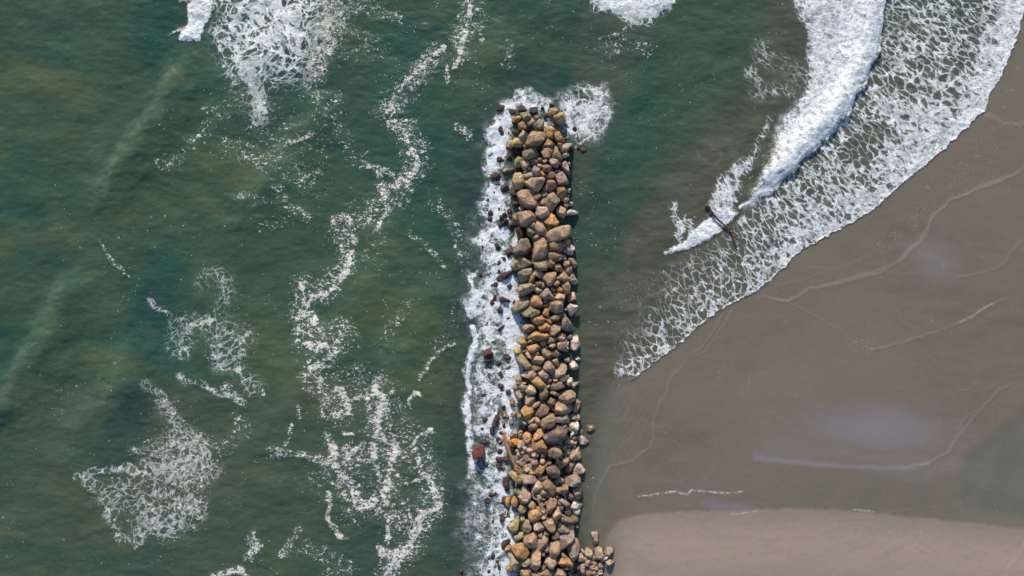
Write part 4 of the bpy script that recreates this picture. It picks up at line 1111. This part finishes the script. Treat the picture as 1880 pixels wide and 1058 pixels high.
# ---- names for people: landmarks first
LM = [(984, 258, 'the long tan boulder near the tip'), (974, 282, 'the pitted grey-green boulder'), (984, 340, 'the flat-topped grey-tan boulder'), (1032, 328, 'the pale half-dome boulder'), (968, 366, 'the big sloping boulder'),
      (967, 402, 'the four-cornered tan boulder'), (1020, 435, 'the blocky two-lobed boulder'), (992, 458, 'the upright speckled boulder'), (958, 455, 'the green-streaked olive boulder'), (1008, 513, 'the cream heart-shaped boulder'), (985, 557, 'the smooth orange boulder'),
      (1021, 565, 'the square banded boulder'), (1040, 593, 'the mauve shield-shaped boulder'), (1055, 632, 'the tall white boulder'), (897, 652, 'the round red boulder'), (978, 640, 'the bright orange-topped boulder'), (1041, 729, 'the wide pinkish dome boulder'), (1018, 801, 'the dark slate-grey slab'),
      (943, 811, 'the vivid orange boulder'), (1063, 862, 'the white wedge boulder'), (878, 829, 'the big dark red boulder'), (983, 945, 'the glossy ochre boulder'), (958, 1015, 'the fat rounded orange boulder'), (984, 1028, 'the tall upright tan block'), (1018, 1012, 'the pitted oval boulder'), (1091, 988, 'the lone pale boulder on sand'),
      (974, 993, 'the flat tan block'), (965, 540, 'the oval lichen boulder by foam'), (1018, 200, 'the yellow-topped boulder at the tip'), (1008, 243, 'the golden cube-like boulder'), (1084, 787, 'the lone boulder in the channel'), (1065, 902 - 16, 'the smooth mauve edge boulder'), (990, 748, 'the dark greenish boulder'), (966, 920 - 9, 'the peach round boulder'), (917, 508, 'the dark red oval boulder in foam')]
for x, y, ph in LM:
    r = min((q for q in ROCKS[:300] if 'lm' not in q), key=lambda q: math.hypot(q['x'] - x, q['y'] - y)); r['lm'] = ph
TOP = ROCKS[:300]
CW = {'T': 'tan', 'O': 'orange-brown', 'V': 'vivid orange', 'Y': 'yellow-olive', 'L': 'grey-olive', 'M': 'wet maroon', 'R': 'wet red', 'W': 'whitish', 'P': 'pinkish-tan', 'G': 'grey', 'B': 'dark brown', 'D': 'slate-dark'}
def words(r):
    a = r['a']; sz = 'huge' if a > 520 else 'large' if a > 300 else 'medium' if a > 150 else 'small' if a > 80 else 'little'
    h = r['h']; xs = [p[0] for p in h]; ys = [p[1] for p in h]
    best = 9; long_ = 0
    for k in range(0, 180, 15):
        c, s = math.cos(math.radians(k)), math.sin(math.radians(k)); u = [p[0] * c + p[1] * s for p in h]; v = [-p[0] * s + p[1] * c for p in h]
        long_ = max(long_, (max(u) - min(u)) / (max(v) - min(v)))
    sh = 'elongated' if long_ > 1.65 else 'triangular' if len(h) <= 3 else 'angular' if len(h) <= 5 else 'rounded'
    return sz, CW[r['c']], sh
def rel(r, L):
    dx, dy = L['x'] - r['x'], L['y'] - r['y']
    if abs(dx) > abs(dy): return 'left of' if dx > 0 else 'right of'
    return 'above' if dy > 0 else 'below'
LMS = [r for r in TOP if 'lm' in r]
keys = {}
for r in TOP:
    sz, cw, sh = words(r); r['w'] = f'{sz} {cw} {sh} boulder'
    if 'lm' in r: continue
    L = min(LMS, key=lambda q: math.hypot(q['x'] - r['x'], q['y'] - r['y'])); r['L'] = L
    keys.setdefault((r['w'], rel(r, L), L['lm']), []).append(r)
ORD = ['nearest', 'second nearest', 'third nearest', 'fourth nearest', 'fifth nearest', 'sixth nearest']
for (wd, rl, lm), rs in keys.items():
    rs.sort(key=lambda q: math.hypot(q['x'] - q['L']['x'], q['y'] - q['L']['y']))
    for i, r in enumerate(rs):
        if len(rs) > 1 and len((wd + ORD[i] + rl + lm).split()) > 12: wd = ' '.join(wd.split()[:2] + ['boulder'])
        r['label'] = f'{wd} {rl} {lm}' if len(rs) == 1 else f'{wd}, {ORD[i]} {rl} {lm}'
ZONE = lambda r: 'tip of the groyne' if r['y'] < 300 else 'sea side of the groyne' if r['x'] < 960 else 'sand side of the groyne' if r['x'] > 1035 else 'groyne crest'
for r in LMS: r['label'] = r['lm'][4:] + (', ' + r['w'].rsplit(' ', 1)[0].split(' ')[0] + ' on the ' + ZONE(r) if 'sand' not in r['lm'] and 'channel' not in r['lm'] else ', apart from the groyne')
rnd = random.Random(11)
for r in TOP:
    loc, V, F, wet = make_rock(r, rnd, 4 if r['a'] > 160 else 3)
    me = tri_mesh('boulder', V, F); me.materials.append(M_WET if wet else M_DRY)
    o = bpy.data.objects.new('boulder', me); COL.objects.link(o); o.location = loc
    c = COLS[r['c']]; j = rnd.uniform(.66, 1.22); o.color = (c[0] * j * rnd.uniform(.95, 1.05), c[1] * j, c[2] * j * rnd.uniform(.9, 1.1), 1)
    o['label'] = r['label']; o['category'] = 'boulder'; o['group'] = 'boulders piled into the groyne'

# ---- small stones, the fill between the boulders and the groyne beyond the frame: nobody could count these
RV, RF, RC = [], [], []; nv = 0
def add_rub(loc, V, F, c):
    global nv
    RV.append(V + np.array(loc)); RF.append(F + nv); RC.append(np.tile(np.array([*c, 1.0]), (len(V), 1))); nv += len(V)
for r in ROCKS[300:]:
    loc, V, F, wet = make_rock(r, rnd, 3); add_rub(loc, V, F, COLS[r['c']])
def rand_poly(s, rnd):
    n = rnd.randint(4, 6); a0_ = rnd.uniform(0, 6.28); e = rnd.uniform(.7, 1.3)
    return [(s * rnd.uniform(.8, 1.1) * math.cos(a0_ + i * 6.283 / n) * e, s * rnd.uniform(.8, 1.1) * math.sin(a0_ + i * 6.283 / n) / e) for i in range(n)]
for i in range(900):                                             # fill lying lower than the boulders
    py = rnd.uniform(185, 1085); 
    lo, hi = (946, 1050) if py < 960 else (940, 1050 + (py - 960) * .6)
    if py < 235: lo, hi = 940, 1030
    px = rnd.uniform(lo, hi); s = rnd.uniform(.22, .5)
    z = pile_z(px, py) - .95 - rnd.random() * .2
    k = (H - z) / H; X, Y = W(px, py)
    V, F = rock_verts(rand_poly(s, rnd), s * .7, s * .6, rnd, 2)
    c = COLS[rnd.choice('GBBDBD')]; add_rub((X * k, Y * k, z), V, F, c)
for i in range(60):                                              # dark wet toe stones on the beach side
    py = rnd.uniform(230, 800); px = rnd.gauss(1053, 7)
    if min(math.hypot(px - r['x'], py - r['y']) for r in ROCKS) < 10: continue
    s = rnd.uniform(.18, .42); X, Y = W(px, py)
    V, F = rock_verts(rand_poly(s, rnd), s * .55, s * .6, rnd, 2); add_rub((X, Y, -.1), V, F, COLS[rnd.choice('MDD')])
for i in range(95):                                              # dark wet stones in the wash
    py = rnd.uniform(190, 1050); px = rnd.gauss(912, 18) if py > 330 else rnd.gauss(925, 8)
    if not 876 < px < 948 or min(math.hypot(px - r['x'], py - r['y']) for r in ROCKS) < 11: continue
    s = rnd.uniform(.15, .38); z = -.06; X, Y = W(px, py)
    V, F = rock_verts(rand_poly(s, rnd), s * .55, s * .6, rnd, 2); add_rub((X, Y, z), V, F, COLS[rnd.choice('MMMMM')])
for i in range(420):                                             # small stones on the lower part
    if i < 150: px, py, s = rnd.uniform(950, 985), rnd.uniform(812, 868), rnd.uniform(.10, .24)
    elif i < 230: px, py, s = rnd.uniform(1022, 1062), rnd.uniform(800, 850), rnd.uniform(.10, .24)
    elif i < 330: px, py, s = rnd.uniform(980, 1045), rnd.uniform(900, 960), rnd.uniform(.10, .26)
    else: px, py, s = rnd.uniform(1046, 1108), rnd.uniform(1020, 1075), rnd.uniform(.12, .3)
    z = pile_z(px, py) - .12 + rnd.uniform(0, .1) if i < 330 else .25
    k = (H - z) / H; X, Y = W(px, py)
    V, F = rock_verts(rand_poly(s, rnd), s * .6, s * .6, rnd, 2); add_rub((X * k, Y * k, z), V, F, COLS[rnd.choice('TGPGL')])
for i in range(520):                                             # the groyne going on below the picture
    py = 1068 + rnd.random()**.8 * 420; px = rnd.gauss(1012, 34); s = rnd.uniform(.35, .75)
    z = max(0, pile_z(px, min(py, 1100))); X, Y = W(px, py)
    if abs(px - 1012) > 90: continue
    V, F = rock_verts(rand_poly(s, rnd), s * .7, s * .6, rnd, 2); add_rub((X, Y, z), V, F, COLS[rnd.choice('TGBPOTG')])
V = np.concatenate(RV); F = np.concatenate(RF); me = tri_mesh('rubble', V, F); me.materials.append(M_RUB)
at = me.attributes.new('tint', 'FLOAT_COLOR', 'POINT'); at.data.foreach_set('color', np.concatenate(RC).astype(np.float32).ravel())
o = bpy.data.objects.new('rubble', me); COL.objects.link(o); o['kind'] = 'stuff'; o['label'] = 'small broken stones filling the gaps between the groyne boulders'; o['category'] = 'rubble'

# ================================================================== DRIFTWOOD
def wood_material(name, c0_, c1_, rough):
    k = NT(name); tc = k.n('ShaderNodeTexCoord').outputs['Object']
    n = k.ramp(k.noise(k.mapping(tc, (4, 1, 4)), 3.0, 6, .65), .3, .7)
    b = k.mix(n, C(*c0_), C(*c1_)); bmp = k.n('ShaderNodeBump', {'Height': n, 'Strength': .6, 'Distance': .04}).outputs[0]
    bs = k.n('ShaderNodeBsdfPrincipled', {'Base Color': b, 'Roughness': rough, 'Normal': bmp}); k.t.links.new(bs.outputs[0], k.n('ShaderNodeOutputMaterial').inputs[0]); return k.m
def tube(name, pts, radii, mat, parent=None, origin=(0, 0, 0), seed=0):
    rn = random.Random(seed); P = []; R = []
    for i in range(len(pts) - 1):
        for j in range(4):
            t = j / 4; P.append([pts[i][q] * (1 - t) + pts[i + 1][q] * t for q in range(3)]); R.append(radii[i] * (1 - t) + radii[i + 1] * t)
    P.append(list(pts[-1])); R.append(radii[-1]); n = 9; V = []; F = []
    for i, p in enumerate(P):
        a = Vector(P[max(0, i - 1)]); b = Vector(P[min(len(P) - 1, i + 1)]); d = (b - a).normalized(); s = d.cross(Vector((0, 0, 1))).normalized(); u = s.cross(d)
        c = Vector(p) + s * rn.uniform(-.15, .15) * R[i] + u * rn.uniform(-.1, .1) * R[i]
        for j in range(n):
            th = j * 6.283185 / n; rr2 = R[i] * rn.uniform(.82, 1.14); V.append(tuple(c + s * math.cos(th) * rr2 + u * math.sin(th) * rr2 - Vector(origin)))
    for i in range(len(P) - 1):
        for j in range(n): F.append((i * n + j, i * n + (j + 1) % n, (i + 1) * n + (j + 1) % n, (i + 1) * n + j))
    F.append(tuple(range(n))[::-1]); F.append(tuple((len(P) - 1) * n + j for j in range(n)))
    me = bpy.data.meshes.new(name); me.from_pydata(V, [], F); me.update(); me.polygons.foreach_set('use_smooth', [True] * len(F)); me.materials.append(mat)
    o = bpy.data.objects.new(name, me); COL.objects.link(o)
    if parent: o.parent = parent
    return o
def wp(px, py, z): k = (H - z) / H; X, Y = W(px, py); return (X * k, Y * k, z)
def drift_log(label, base, trunk, branches, mat, seed):
    e = bpy.data.objects.new('driftwood_log', None); COL.objects.link(e); e.location = base; e['label'] = label; e['category'] = 'driftwood'
    tube('trunk', trunk[0], trunk[1], mat, e, base, seed)
    for i, (p, r) in enumerate(branches): tube('branch', p, r, mat, e, base, seed + i + 1)
M_W1 = wood_material('orange_driftwood', (.22, .10, .045), (.42, .21, .10), .7); M_W2 = wood_material('grey_driftwood', (.20, .15, .12), (.42, .33, .27), .8); M_W3 = wood_material('wet_driftwood', (.045, .028, .022), (.15, .085, .06), .4)
b = wp(925, 793, .5)
drift_log('long reddish-brown driftwood trunk lying along the sea edge of the groyne', b, ([wp(925, 793, .45), wp(928, 806, .6), wp(931, 820, .75), wp(936, 833, .85), wp(941, 846, .9), wp(946, 856, .95)], [.17, .16, .14, .13, .12, .10]),
    [([wp(946, 856, .95), wp(950, 866, 1.0), wp(949, 880, .95), wp(947, 895, .85)], [.10, .10, .09, .06]), ([wp(946, 855, .95), wp(952, 858, 1.05), wp(958, 861, 1.1)], [.09, .07, .03]), ([wp(948, 861, 1.0), wp(953, 864, 1.1), wp(955, 867, 1.1)], [.08, .06, .03])], M_W1, 5)
b = wp(978, 905, 1.5)
drift_log('thin grey-brown driftwood sticks lying across boulders on the lower groyne', b, ([wp(977, 902, 1.7), wp(980, 915, 1.7), wp(988, 921, 1.7), wp(997, 933, 1.65), wp(1006, 943, 1.6)], [.06, .06, .07, .07, .04]),
    [([wp(980, 915, 1.7), wp(986, 917, 1.8), wp(993, 922, 1.8)], [.05, .04, .02]), ([wp(988, 921, 1.7), wp(993, 932, 1.7), wp(1002, 940, 1.62)], [.05, .04, .03])], M_W2, 15)
b = wp(1299, 378, .1)
drift_log('dark wet log with forked end drifting in foam near the waterline', b, ([wp(1298, 377, .12), wp(1304, 386, .16), wp(1316, 401, .18), wp(1328, 412, .16), wp(1342, 423, .14)], [.20, .11, .10, .10, .09]),
    [([wp(1342, 423, .14), wp(1350, 430, .14), wp(1356, 434, .12)], [.07, .06, .03]), ([wp(1342, 423, .14), wp(1347, 440, .14), wp(1353, 455, .12)], [.09, .09, .06]), ([wp(1350, 430, .14), wp(1353, 440, .12)], [.05, .03]), ([wp(1298, 377, .14), wp(1294, 379, .2)], [.10, .04]), ([wp(1298, 377, .14), wp(1301, 373, .25)], [.10, .04])], M_W3, 25)
